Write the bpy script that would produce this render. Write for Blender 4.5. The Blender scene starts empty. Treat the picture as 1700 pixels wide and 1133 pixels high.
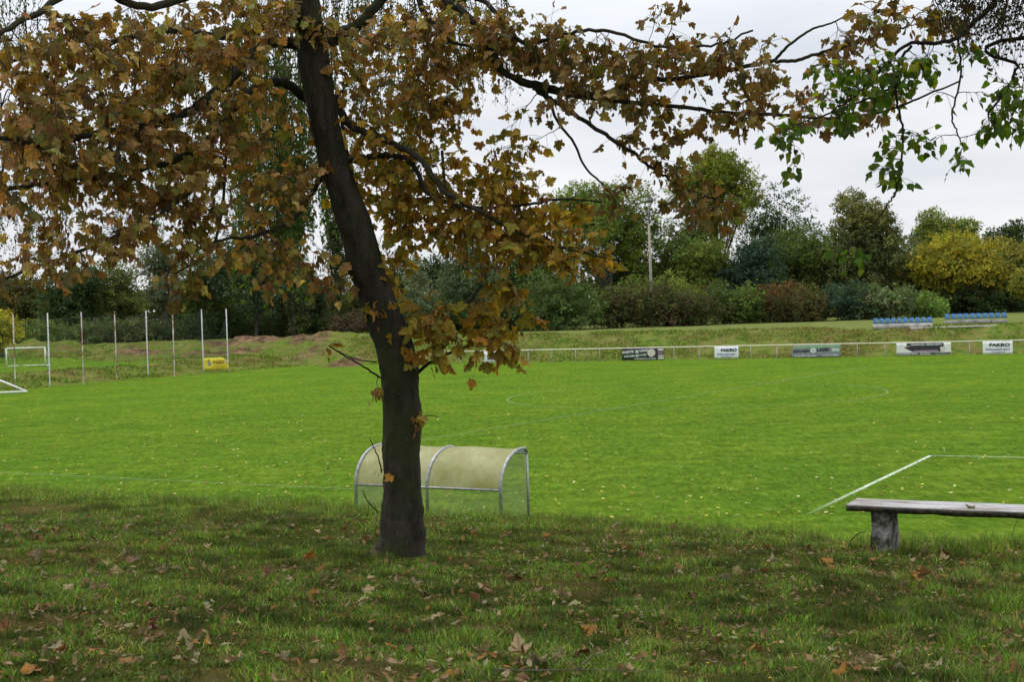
import bpy, math, random
import numpy as np
from mathutils import Vector, Matrix

SC = bpy.context.scene
COL = SC.collection
RNG = np.random.default_rng(7)
random.seed(7)

# ------------------------------------------------------------------ camera
CZ = 4.4; FPX = 2200.0
PITCH = math.atan(51.5 / FPX); ROLL = 0.030
_r0 = np.array([1., 0, 0]); _f0 = np.array([0, math.cos(PITCH), -math.sin(PITCH)]); _u0 = np.array([0, math.sin(PITCH), math.cos(PITCH)])
CR = math.cos(ROLL) * _r0 - math.sin(ROLL) * _u0
CU = math.sin(ROLL) * _r0 + math.cos(ROLL) * _u0
CAMP = np.array([0., 0., CZ])
cd = bpy.data.cameras.new('camera'); cam = bpy.data.objects.new('camera', cd); COL.objects.link(cam)
cd.sensor_width = 36; cd.lens = 36 * FPX / 1700; cd.clip_start = .1; cd.clip_end = 5000
cam.matrix_world = Matrix(((CR[0], CU[0], -_f0[0], 0), (CR[1], CU[1], -_f0[1], 0), (CR[2], CU[2], -_f0[2], CZ), (0, 0, 0, 1)))
cd.dof.use_dof = True; cd.dof.focus_distance = 13.0; cd.dof.aperture_fstop = 6.3
SC.camera = cam

# ------------------------------------------------------------------ world, sun, exposure
SUN_EL = math.radians(58); SUN_AZ = math.radians(-50)      # azimuth clockwise from +Y
w = bpy.data.worlds.new('World'); SC.world = w; w.use_nodes = True
nt = w.node_tree; nt.nodes.clear()
def wn(t, **k):
    n = nt.nodes.new(t)
    for a, b in k.items(): setattr(n, a, b)
    return n
out = wn('ShaderNodeOutputWorld')
sky = wn('ShaderNodeTexSky', sky_type='NISHITA', sun_disc=False, sun_elevation=SUN_EL, sun_rotation=SUN_AZ)
bg1 = wn('ShaderNodeBackground'); bg1.inputs[1].default_value = .09
nt.links.new(sky.outputs[0], bg1.inputs[0])
tc = wn('ShaderNodeTexCoord'); sep = wn('ShaderNodeSeparateXYZ'); nt.links.new(tc.outputs['Generated'], sep.inputs[0])
mp = wn('ShaderNodeMapping'); mp.inputs['Scale'].default_value = (1.6, 1.6, 7.0); nt.links.new(tc.outputs['Generated'], mp.inputs[0])
nz = wn('ShaderNodeTexNoise'); nz.inputs['Scale'].default_value = 2.2; nz.inputs['Detail'].default_value = 6; nz.inputs['Roughness'].default_value = .5
nt.links.new(mp.outputs[0], nz.inputs['Vector'])
rp = wn('ShaderNodeValToRGB'); rp.color_ramp.elements[0].position = .32; rp.color_ramp.elements[0].color = (.74, .775, .84, 1)
rp.color_ramp.elements[1].position = .66; rp.color_ramp.elements[1].color = (1.0, 1.01, 1.03, 1)
nt.links.new(nz.outputs[0], rp.inputs[0])
gr = wn('ShaderNodeMapRange'); gr.inputs['From Min'].default_value = .15; gr.inputs['From Max'].default_value = 1.0
gr.inputs['To Min'].default_value = 1.0; gr.inputs['To Max'].default_value = 2.6
nt.links.new(sep.outputs[2], gr.inputs[0])
bg2 = wn('ShaderNodeBackground'); nt.links.new(rp.outputs[0], bg2.inputs[0]); nt.links.new(gr.outputs[0], bg2.inputs[1])
mx = wn('ShaderNodeMixShader'); mx.inputs[0].default_value = .9
nt.links.new(bg1.outputs[0], mx.inputs[1]); nt.links.new(bg2.outputs[0], mx.inputs[2]); nt.links.new(mx.outputs[0], out.inputs[0])

sd = bpy.data.lights.new('sun', 'SUN'); sun = bpy.data.objects.new('sun', sd); COL.objects.link(sun)
sd.energy = 1.3; sd.angle = math.radians(14); sd.color = (1, .96, .9)
_sv = Vector((math.sin(SUN_AZ) * math.cos(SUN_EL), math.cos(SUN_AZ) * math.cos(SUN_EL), math.sin(SUN_EL)))
sun.rotation_euler = _sv.to_track_quat('Z', 'Y').to_euler(); sun.location = (0, 0, 40)
SC.view_settings.view_transform = 'Standard'; SC.view_settings.look = 'None'
SC.view_settings.exposure = 0.0; SC.view_settings.gamma = 1
SC.cycles.max_bounces = 6; SC.cycles.transparent_max_bounces = 12

# ------------------------------------------------------------------ projection helpers
def ray(px, py):
    d = CR * (px - 850.0) - CU * (py - 566.5) + _f0 * FPX
    return d / d[1]
def P(px, py, D):
    return CAMP + ray(px, py) * D
def proj(Q):
    Q = np.atleast_2d(Q) - CAMP
    z = Q @ _f0
    zz = np.where(z < .05, .05, z)
    x = (Q @ CR) / zz * FPX + 850; y = 566.5 - (Q @ CU) / zz * FPX
    x = np.where(z < .05, -9999, x)
    return x, y
def inframe(Q, m=25):
    x, y = proj(Q)
    return (x > -m) & (x < 1700 + m) & (y > -m) & (y < 1133 + m)

# ------------------------------------------------------------------ noise + terrain
_G = RNG.random((256, 256))
def vnoise(x, y):
    x = np.asarray(x, float); y = np.asarray(y, float)
    xi = np.floor(x).astype(int); yi = np.floor(y).astype(int)
    fx = x - xi; fy = y - yi
    fx = fx * fx * (3 - 2 * fx); fy = fy * fy * (3 - 2 * fy)
    a = _G[xi & 255, yi & 255]; b = _G[(xi + 1) & 255, yi & 255]; c = _G[xi & 255, (yi + 1) & 255]; d = _G[(xi + 1) & 255, (yi + 1) & 255]
    return (a * (1 - fx) + b * fx) * (1 - fy) + (c * (1 - fx) + d * fx) * fy
def fbm(x, y, o=4):
    s = 0; a = .5; t = 0
    for i in range(o):
        s = s + a * vnoise(x * 2 ** i + 17.3 * i, y * 2 ** i + 5.1 * i); t += a; a *= .5
    return s / t
def ss(x, a, b):
    t = np.clip((x - a) / (b - a), 0, 1)
    return t * t * (3 - 2 * t)
CA, SA = .883, .469
UU = np.array([CA, -SA, 0.]); VV = np.array([SA, CA, 0.])
R0 = np.array([-8.16, 112.0]); RD = np.array([43.4, -14.0]); RD = RD / np.linalg.norm(RD); RN = np.array([-RD[1], RD[0]])
TK = np.array([-60, 0, 2.5, 5.3, 8, 11, 13, 14, 15, 17, 19, 20.5]); ZK = np.array([3.1, 2.98, 2.92, 2.66, 2.33, 2.07, 1.97, 1.88, 1.58, .75, .12, 0])
def terrain(X, Y):
    X = np.asarray(X, float); Y = np.asarray(Y, float)
    p = X * CA - Y * SA; t = X * SA + Y * CA
    zn = np.interp(t, TK, ZK)
    near = ss(t, 20.5, 14); zn = zn - .085 * np.exp(-((X - 4.1) ** 2 + (Y - 12.3) ** 2) / 1.8)
    zn = zn + near * ((fbm(X * .8, Y * .8, 3) - .5) * .13 + (fbm(X * 3.1 + 9, Y * 3.1, 2) - .5) * .05)
    d = (X - R0[0]) * RN[0] + (Y - R0[1]) * RN[1]
    zf = 2.05 * ss(d, .6, 9.5) * ss(p, -84, -66) + .006 * np.clip(d - 9.5, 0, 60)
    e = -(p + 71)
    zl = .75 * ss(e, 0, 8)
    yb = Y + (fbm(X * .12, Y * .12, 2) - .5) * 10 + ss(X, -30, -10) * 8
    zb = 2.0 * ss(yb, 124, 139)
    rough = np.maximum(ss(d, 1.5, 6) * (1 - ss(d, 10, 16)), ss(e, 0, 5))
    far = np.maximum(np.maximum(zf, zl), zb)
    lump = (fbm(X * .35, Y * .35, 4) - .5) * .5 * rough + (fbm(X * 1.3 + 3, Y * 1.3, 2) - .5) * .15 * rough
    mnd = (fbm(X * .22 + 40, Y * .22, 3) - .35) * 2.4 * ss(yb, 124, 129) * (1 - ss(yb, 136, 145)) * (1 - ss(X, -16, -8)) * ss(Y, 100, 122)
    clod = ss(yb, 124, 128) * (1 - ss(yb, 140, 146)) * ss(X, -60, -50) * (1 - ss(X, -14, -10)) * ((fbm(X * .9 + 7, Y * .9, 4) - .5) * .7 + (fbm(X * 2.3, Y * 2.3 + 5, 2) - .5) * .35)
    return zn + far + lump + np.clip(mnd, -.2, 2) + clod
def ground(px, py, zoff=0):
    r = ray(px, py)
    D = np.concatenate([np.arange(3, 40, .02), np.arange(40, 400, .1)])
    Q = CAMP + r * D[:, None]
    hit = np.nonzero(Q[:, 2] < terrain(Q[:, 0], Q[:, 1]) + zoff)[0]
    return Q[hit[0]] if len(hit) else Q[-1]
def flat(px, py):
    r = ray(px, py); return CAMP + r * (CZ / -r[2])

# ------------------------------------------------------------------ object helpers
def mesh_obj(name, V, faces, mat, parent=None, uv=None, col=None, smooth=False, loc=None):
    """faces: list of int arrays (k,n)"""
    V = np.asarray(V, np.float32).reshape(-1, 3)
    if loc is not None: V = V - np.asarray(loc, np.float32)
    me = bpy.data.meshes.new(name)
    faces = [np.asarray(f, np.int32) for f in faces if len(f)]
    li = np.concatenate([f.ravel() for f in faces]); tot = np.concatenate([np.full(len(f), f.shape[1], np.int32) for f in faces])
    st = np.concatenate([[0], np.cumsum(tot)[:-1]]).astype(np.int32)
    me.vertices.add(len(V)); me.vertices.foreach_set('co', V.ravel())
    me.loops.add(len(li)); me.loops.foreach_set('vertex_index', li)
    me.polygons.add(len(tot)); me.polygons.foreach_set('loop_start', st)
    me.update(calc_edges=True)
    if smooth: me.polygons.foreach_set('use_smooth', np.ones(len(tot), bool))
    if uv is not None:
        l = me.uv_layers.new(name='UVMap'); l.data.foreach_set('uv', np.asarray(uv, np.float32)[li].ravel())
    if col is not None:
        a = me.color_attributes.new('col', 'FLOAT_COLOR', 'POINT')
        c = np.ones((len(V), 4), np.float32); c[:, :3] = col; a.data.foreach_set('color', c.ravel())
    for m in (mat if isinstance(mat, (list, tuple)) else [mat]): me.materials.append(m)
    o = bpy.data.objects.new(name, me); COL.objects.link(o)
    if parent is not None: o.parent = parent
    elif loc is not None: o.location = loc
    return o
def tag(o, label=None, cat=None, group=None, kind=None):
    if label: o['label'] = label
    if cat: o['category'] = cat
    if group: o['group'] = group
    if kind: o['kind'] = kind
    return o
def empty(name, loc, label, cat, group=None, rz=0):
    o = bpy.data.objects.new(name, None); COL.objects.link(o); o.location = loc; o.rotation_euler = (0, 0, rz); o.empty_display_size = .3
    return tag(o, label, cat, group)
class MB:
    def __init__(s): s.V = []; s.Q = []; s.T = []; s.C = []; s.n = 0
    def add(s, V, Q=None, T=None, C=None):
        V = np.asarray(V, float).reshape(-1, 3)
        if Q is not None and len(Q): s.Q.append(np.asarray(Q, int) + s.n)
        if T is not None and len(T): s.T.append(np.asarray(T, int) + s.n)
        s.V.append(V); s.C.append(np.broadcast_to(np.asarray(C if C is not None else (1, 1, 1), float), (len(V), 3))); s.n += len(V)
    def box(s, c, sx, sy, sz, rz=0, C=None, M=None):
        x, y, z = sx / 2, sy / 2, sz / 2
        V = np.array([[-x, -y, -z], [x, -y, -z], [x, y, -z], [-x, y, -z], [-x, -y, z], [x, -y, z], [x, y, z], [-x, y, z]])
        ca, sa = math.cos(rz), math.sin(rz)
        V = V @ np.array([[ca, sa, 0], [-sa, ca, 0], [0, 0, 1]])
        if M is not None: V = V @ np.array(M).T
        s.add(V + np.asarray(c), Q=[[0, 3, 2, 1], [4, 5, 6, 7], [0, 1, 5, 4], [1, 2, 6, 5], [2, 3, 7, 6], [3, 0, 4, 7]], C=C)
    def tube(s, pts, rad, n=8, cap=True, C=None):
        V, Q, T = tube(pts, rad, n, cap); s.add(V, Q, T, C)
    def build(s, name, mat, parent=None, smooth=False, col=False, loc=None):
        f = []
        if s.Q: f.append(np.concatenate(s.Q))
        if s.T: f.append(np.concatenate(s.T))
        return mesh_obj(name, np.concatenate(s.V), f, mat, parent, smooth=smooth, col=np.concatenate(s.C) if col else None, loc=loc)
def tube(pts, rad, n=8, cap=True):
    pts = np.asarray(pts, float); m = len(pts)
    rad = np.broadcast_to(np.asarray(rad, float), (m,))
    tg = np.gradient(pts, axis=0); tg /= np.linalg.norm(tg, axis=1)[:, None] + 1e-9
    ref = np.array([0, 0, 1.]) if abs(tg[0][2]) < .9 else np.array([0, 1., 0])
    a = np.cross(tg[0], ref); a /= np.linalg.norm(a)
    A = [];
    for i in range(m):
        a = a - tg[i] * a.dot(tg[i]); a /= np.linalg.norm(a) + 1e-9; A.append(a)
    A = np.array(A); B = np.cross(tg, A)
    th = np.arange(n) * 2 * math.pi / n
    V = pts[:, None, :] + rad[:, None, None] * (np.cos(th)[None, :, None] * A[:, None, :] + np.sin(th)[None, :, None] * B[:, None, :])
    V = V.reshape(-1, 3)
    i = np.arange(m - 1)[:, None] * n; j = np.arange(n)[None, :]; k = (j + 1) % n
    Q = np.stack([i + j, i + k, i + n + k, i + n + j], -1).reshape(-1, 4)
    T = []
    if cap:
        V = np.vstack([V, pts[0], pts[-1]]); c0 = m * n; c1 = c0 + 1
        T = [[c0, (q + 1) % n, q] for q in range(n)] + [[c1, (m - 1) * n + q, (m - 1) * n + (q + 1) % n] for q in range(n)]
    return V, Q, T
def spline(pts, k=6):
    pts = np.asarray(pts, float)
    if len(pts) < 3:
        t = np.linspace(0, 1, k + 1)[:, None]; return pts[0] * (1 - t) + pts[-1] * t
    q = np.vstack([2 * pts[0] - pts[1], pts, 2 * pts[-1] - pts[-2]]); o = []
    for i in range(len(pts) - 1):
        p0, p1, p2, p3 = q[i:i + 4]
        for t in np.arange(k) / k:
            o.append(.5 * (2 * p1 + (p2 - p0) * t + (2 * p0 - 5 * p1 + 4 * p2 - p3) * t * t + (3 * p1 - p0 - 3 * p2 + p3) * t ** 3))
    o.append(pts[-1]); return np.array(o)

# ------------------------------------------------------------------ materials
def new_mat(name):
    m = bpy.data.materials.new(name); m.use_nodes = True; t = m.node_tree; t.nodes.clear()
    return m, t
def N(t, typ, ins=None, **k):
    n = t.nodes.new(typ)
    for a, b in k.items(): setattr(n, a, b)
    for a, b in (ins or {}).items():
        if isinstance(b, bpy.types.NodeSocket): t.links.new(b, n.inputs[a])
        else: n.inputs[a].default_value = b
    return n
def ramp(t, fac, stops):
    n = t.nodes.new('ShaderNodeValToRGB'); t.links.new(fac, n.inputs[0]); e = n.color_ramp.elements
    while len(e) < len(stops): e.new(.5)
    for x, (p, c) in zip(e, stops): x.position = p; x.color = (*c, 1)
    return n.outputs[0]
def mixc(t, fac, a, b, mode='MIX'):
    n = t.nodes.new('ShaderNodeMix'); n.data_type = 'RGBA'; n.blend_type = mode
    for idx, v in ((0, fac), (6, a), (7, b)):
        if isinstance(v, bpy.types.NodeSocket): t.links.new(v, n.inputs[idx])
        elif idx == 0: n.inputs[0].default_value = v
        else: n.inputs[idx].default_value = (*v, 1)
    return n.outputs[2]
def noise(t, scale, detail=4, rough=.55, vec=None, dist=0):
    n = N(t, 'ShaderNodeTexNoise', {'Scale': scale, 'Detail': detail, 'Roughness': rough, 'Distortion': dist})
    if vec is not None: t.links.new(vec, n.inputs['Vector'])
    return n.outputs[0]
def pos(t, scale=(1, 1, 1), obj=False):
    s = N(t, 'ShaderNodeTexCoord').outputs['Object'] if obj else N(t, 'ShaderNodeNewGeometry').outputs['Position']
    return N(t, 'ShaderNodeMapping', {'Vector': s, 'Scale': scale}).outputs[0]
def surf(name, c1, c2=None, scale=6, rough=.8, metal=0, bump=.2, bscale=None, stretch=(1, 1, 1), spec=.3, extra=None):
    m, t = new_mat(name)
    v = pos(t, stretch)
    f = noise(t, scale, 6, .6, v)
    c2 = c2 or tuple(x * .6 for x in c1)
    c = ramp(t, f, [(.33, c2), (.62, c1)])
    if extra: c = extra(t, c, v)
    b = N(t, 'ShaderNodeBump', {'Height': noise(t, bscale or scale * 4, 5, .6, v), 'Strength': bump, 'Distance': .02})
    p = N(t, 'ShaderNodeBsdfPrincipled', {'Base Color': c, 'Roughness': rough, 'Metallic': metal, 'Specular IOR Level': spec, 'Normal': b.outputs[0]})
    t.links.new(p.outputs[0], N(t, 'ShaderNodeOutputMaterial').inputs[0])
    return m
def leafmat(name, trans=.4, rough=.6, veins=None, tint=(1, 1, 1), spec=.25):
    """per-leaf tone from the colour attribute, thin and translucent"""
    m, t = new_mat(name)
    c = N(t, 'ShaderNodeAttribute', attribute_name='col').outputs[0]
    f = noise(t, 60, 3, .6, pos(t))
    c = mixc(t, 1.0, c, ramp(t, f, [(.3, (.72, .70, .62)), (.7, (1.15, 1.12, 1.05))]), 'MULTIPLY')
    if veins:
        uv = N(t, 'ShaderNodeUVMap', uv_map='UVMap').outputs[0]
        sp = N(t, 'ShaderNodeSeparateXYZ', {0: uv})
        ang = N(t, 'ShaderNodeMath', {0: sp.outputs[0], 1: N(t, 'ShaderNodeMath', {0: sp.outputs[1], 1: .02}, operation='ADD').outputs[0]}, operation='ARCTAN2').outputs[0]
        mm = N(t, 'ShaderNodeMath', {0: ang, 1: .72}, operation='PINGPONG').outputs[0]
        # distance from vein direction (0, +-0.72*2 ...) scaled by radius
        ln = N(t, 'ShaderNodeVectorMath', {0: uv}, operation='LENGTH').outputs['Value']
        dd = N(t, 'ShaderNodeMath', {0: mm, 1: ln}, operation='MULTIPLY').outputs[0]
        vf = N(t, 'ShaderNodeMapRange', {'Value': dd, 'From Min': .0, 'From Max': .10, 'To Min': .75, 'To Max': 0}).outputs[0]
        c = mixc(t, vf, c, veins)
    d = N(t, 'ShaderNodeBsdfPrincipled', {'Base Color': c, 'Roughness': rough, 'Specular IOR Level': spec})
    tr = N(t, 'ShaderNodeBsdfTranslucent', {'Color': mixc(t, 1.0, c, tint, 'MULTIPLY')})
    s = N(t, 'ShaderNodeMixShader', {0: trans, 1: d.outputs[0], 2: tr.outputs[0]})
    t.links.new(s.outputs[0], N(t, 'ShaderNodeOutputMaterial').inputs[0])
    return m
def barkmat(name, c1, c2, moss=None, scale=9):
    def ex(t, c, v):
        if moss:
            f = ramp(t, noise(t, 2.3, 4, .6, pos(t)), [(.45, (0, 0, 0)), (.66, (1, 1, 1))])
            c = mixc(t, f, c, moss)
            f2 = ramp(t, noise(t, 60, 5, .75, pos(t)), [(.54, (0, 0, 0)), (.70, (.6, .6, .6))])
            c = mixc(t, f2, c, tuple(min(1, x * 2.6) for x in c1))
        return c
    return surf(name, c1, c2, scale, .92, 0, .9, scale * 3.5, (1, 1, .35), .15, ex)

M_LEAF = leafmat('maple_leaf', .42, .55, veins=(.14, .145, .035), tint=(1.12, 1.0, .5))
M_POP = leafmat('poplar_leaf', .5, .5, tint=(1.25, 1.3, .4), spec=.2)
M_BG = leafmat('foliage', .30, .8, tint=(1.1, 1.15, .6), spec=.1)
M_GRASS = leafmat('grass_blades', .35, .6, tint=(1.1, 1.2, .6), spec=.25)
M_DRY = leafmat('dry_leaf', .2, .7, veins=(.17, .12, .05), spec=.12)
M_BARK = barkmat('maple_bark', (.048, .043, .032), (.013, .012, .009), (.030, .036, .010))
M_TWIG = barkmat('twig_bark', (.030, .022, .016), (.012, .010, .008), None, 20)
M_BARKBG = surf('grey_bark', (.10, .09, .075), (.04, .036, .03), 3, .9)
M_METAL = surf('galvanised_steel', (.36, .37, .37), (.20, .20, .20), 14, .45, .75, .1)
M_WHITEPAINT = surf('white_paint', (.78, .78, .76), (.62, .62, .6), 4, .5, 0, .05)
M_RUST = surf('rusty_white_paint', (.55, .52, .46), (.16, .06, .03), 2.6, .7, 0, .2, stretch=(1, 1, .5),
              extra=lambda t, c, v: mixc(t, ramp(t, noise(t, 3.2, 4, .6, pos(t, (1, 1, .6))), [(.56, (0, 0, 0)), (.61, (1, 1, 1))]), c, (.12, .04, .018)))
M_PALE = surf('dull_white_paint', (.60, .61, .60), (.44, .45, .44), 3, .6)
M_CONC = surf('concrete', (.38, .37, .34), (.20, .20, .18), 5, .9, 0, .4)

# ------------------------------------------------------------------ ground sheet
def zone_ground():
    def axis(segs):
        o = [segs[0][0]]
        for a, b, s in segs:
            n = max(1, int(round((b - a) / s))); o += list(np.linspace(a, b, n + 1)[1:])
        return np.array(o)
    xs = axis([(-900, -200, 60), (-200, -80, 8), (-80, -12, .8), (-12, 12, .16), (12, 60, .8), (60, 140, 4), (140, 900, 60)])
    ys = axis([(-60, 0, 4), (0, 3, .4), (3, 21, .16), (21, 86, .8), (86, 150, .45), (150, 260, 4), (260, 1500, 70)])
    X, Y = np.meshgrid(xs, ys, indexing='ij'); Z = terrain(X, Y)
    V = np.stack([X, Y, Z], -1).reshape(-1, 3); ny = len(ys)
    i = np.arange(len(xs) - 1)[:, None] * ny; j = np.arange(ny - 1)[None, :]
    Q = np.stack([i + j, i + ny + j, i + ny + j + 1, i + j + 1], -1).reshape(-1, 4)
    # zone weights: R = rough foreground, G = weedy bank, B = bare earth
    Xf, Yf = V[:, 0], V[:, 1]
    t = Xf * SA + Yf * CA; p = Xf * CA - Yf * SA; d = (Xf - R0[0]) * RN[0] + (Yf - R0[1]) * RN[1]; e = -(p + 71)
    nn = fbm(Xf * .25, Yf * .25, 4)
    r = 1 - ss(t, 12.6 , 15.5)  # dark turf stops early: the crest's extra light is put into ground colour
    g = np.maximum(ss(d, .2, 2.0) * (1 - ss(d + (nn - .5) * 3, 9, 11)), np.maximum(ss(e, 0, 2) * (1 - ss(e, 8, 12)), ss(Yf, 126, 134) * (1 - ss(Xf, -12, -2))))
    yb = Yf + (fbm(Xf * .12, Yf * .12, 2) - .5) * 10 + ss(Xf, -30, -10) * 8
    b = ss(yb, 124, 128) * (1 - ss(yb, 142, 146)) * ss(Xf + (nn - .5) * 14, -40, -36) * (1 - ss(Xf + (nn - .5) * 10, -19, -16)) * ss(nn, .38, .48)
    # small sandy path beside the bank's corner
    c = ground(572, 607)
    pc = np.exp(-(((Xf - c[0]) / 2.4) ** 2 + ((Yf - c[1]) / 3.2) ** 2) * 1.5)
    b = np.maximum(b, (pc > .45) * .99)
    col = np.stack([r, g, b], -1)
    m, tt = new_mat('ground')
    a = N(tt, 'ShaderNodeAttribute', attribute_name='col').outputs[0]
    sp = N(tt, 'ShaderNodeSeparateColor', {0: a})
    v = pos(tt)
    # mown pitch
    fine = noise(tt, 9, 6, .75, pos(tt, (1, 1, 1)))
    c = ramp(tt, fine, [(.36, (.036, .082, .008)), (.50, (.073, .145, .013)), (.66, (.135, .215, .028))])
    big = noise(tt, .22, 4, .6, v)
    c = mixc(tt, ramp(tt, big, [(.35, (0, 0, 0)), (.7, (.75, .75, .75))]), c, (.135, .198, .018))
    st = noise(tt, 1.0, 4, .65, N(tt, 'ShaderNodeMapping', {'Vector': v, 'Rotation': (0, 0, math.radians(28)), 'Scale': (.7, 1.5, 1)}).outputs[0])
    c = mixc(tt, ramp(tt, st, [(.38, (.55, .55, .55)), (.60, (0, 0, 0))]), c, (.046, .096, .009))
    gn = noise(tt, 4.5, 5, .8, pos(tt, (1, .28, 1))); c = mixc(tt, 1.0, c, ramp(tt, gn, [(.34, (.62, .66, .6)), (.50, (1, 1, 1)), (.66, (1.5, 1.35, 1.4))]), 'MULTIPLY')
    speck = noise(tt, 3.2, 3, .9, v)
    c = mixc(tt, ramp(tt, speck, [(.60, (0, 0, 0)), (.66, (.6, .6, .6))]), c, (.135, .18, .03))
    zz = N(tt, 'ShaderNodeSeparateXYZ', {0: v}); far_ = N(tt, 'ShaderNodeMapRange', {'Value': zz.outputs[1], 'From Min': 104, 'From Max': 112}).outputs[0]; hi_ = N(tt, 'ShaderNodeMapRange', {'Value': zz.outputs[2], 'From Min': 1.5, 'From Max': 2.0}).outputs[0]
    pale = ramp(tt, noise(tt, .8, 5, .7, v), [(.35, (.085, .115, .025)), (.65, (.16, .18, .06))])
    c = mixc(tt, N(tt, 'ShaderNodeMath', {0: far_, 1: hi_}, operation='MULTIPLY').outputs[0], c, pale)
    # rough foreground turf: dark thatch and soil
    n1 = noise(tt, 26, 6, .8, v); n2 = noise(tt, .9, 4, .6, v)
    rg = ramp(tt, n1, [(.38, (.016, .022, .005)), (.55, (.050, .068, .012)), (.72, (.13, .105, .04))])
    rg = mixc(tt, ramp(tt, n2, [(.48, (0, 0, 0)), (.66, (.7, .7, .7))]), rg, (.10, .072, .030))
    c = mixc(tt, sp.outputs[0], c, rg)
    # weedy bank
    b1 = noise(tt, 1.1, 6, .7, v); b2 = noise(tt, .35, 5, .65, v)
    bg = ramp(tt, b1, [(.34, (.045, .075, .014)), (.48, (.095, .140, .022)), (.58, (.135, .125, .04)), (.70, (.17, .21, .05))])
    bg = mixc(tt, ramp(tt, b2, [(.48, (0, 0, 0)), (.64, (.75, .75, .75))]), bg, (.12, .085, .035))
    c = mixc(tt, sp.outputs[1], c, bg)
    e1 = noise(tt, .8, 7, .75, v)
    eg = ramp(tt, e1, [(.38, (.030, .022, .015)), (.5, (.110, .070, .040)), (.64, (.21, .135, .085))])
    c = mixc(tt, sp.outputs[2], c, eg)
    bp = N(tt, 'ShaderNodeBump', {'Height': noise(tt, 14, 6, .8, v), 'Strength': .6, 'Distance': .05})
    pb = N(tt, 'ShaderNodeBsdfPrincipled', {'Base Color': c, 'Roughness': 1.0, 'Specular IOR Level': .0, 'Normal': bp.outputs[0]})
    tt.links.new(pb.outputs[0], N(tt, 'ShaderNodeOutputMaterial').inputs[0])
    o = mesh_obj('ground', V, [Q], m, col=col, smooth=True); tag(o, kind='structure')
zone_ground()

# pitch markings: worn thin sheets 4 mm over the pitch
def markings():
    mb = MB()
    def strip(a, b, wdt, n=40):
        a = np.array(a[:2]); b = np.array(b[:2]); d = b - a; d /= np.linalg.norm(d); q = np.array([-d[1], d[0]]) * wdt / 2
        tt = np.linspace(0, 1, n)[:, None]; c = a + (b - a) * tt
        V = np.concatenate([np.c_[c + q, np.full(n, .004)], np.c_[c - q, np.full(n, .004)]])
        i = np.arange(n - 1); mb.add(V, Q=np.stack([i, i + n, i + n + 1, i + 1], -1))
    strip(flat(690, 733), flat(1440, 609), .10, 100)                     # halfway line
    k = flat(1545, 757); strip(flat(1340, 855), k, .11); strip(k, flat(1790, 762), .07)
    strip(flat(-40, 783), flat(690, 818), .08, 60)                        # near touchline
    strip(flat(1500, 607), flat(1720, 602), .10); 
    C = flat(1152, 655)
    th = np.linspace(0, 2 * math.pi, 161); r = 9.15
    for rr in [(r - .05, r + .05)]:
        V = np.concatenate([np.c_[C[0] + rr[0] * np.cos(th), C[1] + rr[0] * np.sin(th), np.full(161, .0045)], np.c_[C[0] + rr[1] * np.cos(th), C[1] + rr[1] * np.sin(th), np.full(161, .0045)]])
        i = np.arange(160); mb.add(V, Q=np.stack([i, i + 161, i + 162, i + 1], -1))
    m, t = new_mat('worn_lime_line')
    n = ramp(t, noise(t, 5, 5, .7, pos(t)), [(.40, (.0, .0, .0)), (.62, (1, 1, 1))])
    k = flat(1450, 803)
    ds = N(t, 'ShaderNodeVectorMath', {0: N(t, 'ShaderNodeNewGeometry').outputs['Position'], 1: (float(k[0]), float(k[1]), 0)}, operation='DISTANCE').outputs['Value']
    wear = N(t, 'ShaderNodeMapRange', {'Value': ds, 'From Min': 9.5, 'From Max': 12, 'To Min': .9, 'To Max': .18}).outputs[0]
    f = N(t, 'ShaderNodeMath', {0: n, 1: .35}, operation='ADD', use_clamp=True).outputs[0]
    f = N(t, 'ShaderNodeMath', {0: f, 1: wear}, operation='MULTIPLY').outputs[0]
    e0_ = flat(1340, 855); d2 = N(t, 'ShaderNodeVectorMath', {0: N(t, 'ShaderNodeNewGeometry').outputs['Position'], 1: (float(e0_[0]), float(e0_[1]), 0)}, operation='DISTANCE').outputs['Value']
    f = N(t, 'ShaderNodeMath', {0: f, 1: N(t, 'ShaderNodeMapRange', {'Value': d2, 'From Min': .3, 'From Max': 4.5, 'To Min': .05, 'To Max': 1}).outputs[0]}, operation='MULTIPLY').outputs[0]
    c = mixc(t, f, (.074, .142, .012), (.50, .57, .47))
    p = N(t, 'ShaderNodeBsdfPrincipled', {'Base Color': c, 'Roughness': .95, 'Specular IOR Level': .05})
    t.links.new(p.outputs[0], N(t, 'ShaderNodeOutputMaterial').inputs[0])
    o = mb.build('pitch_markings', m); tag(o, kind='structure')
markings()

# ------------------------------------------------------------------ leaf templates
def star(half, cy):
    h = np.array(half, float)
    pts = np.vstack([h, h[1:-1][::-1] * [-1, 1]])
    n = len(pts); V = np.vstack([pts, [0, cy]]); V = np.c_[V, np.zeros(len(V))]
    T = np.array([[n, (i + 1) % n, i] for i in range(n)])
    return V, T
MAPLE = star([(0, 0), (.10, -.09), (.24, -.08), (.40, -.13), (.43, -.02), (.50, .05), (.37, .12), (.47, .18), (.56, .22), (.66, .36), (.55, .40), (.54, .52), (.42, .49), (.29, .44), (.33, .56), (.36, .68), (.24, .70), (.17, .82), (.0, .98)], .28)
MAPLE_LOW = star([(0, 0), (.40, -.12), (.28, .13), (.66, .30), (.24, .42), (.33, .66), (0, 1.02)], .28)
POPL = star([(0, 0), (.22, .02), (.46, .22), (.42, .45), (.20, .72), (0, 1.0)], .35)
OVAL = star([(0, 0), (.24, .3), (.18, .7), (0, 1.0)], .45)
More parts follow.
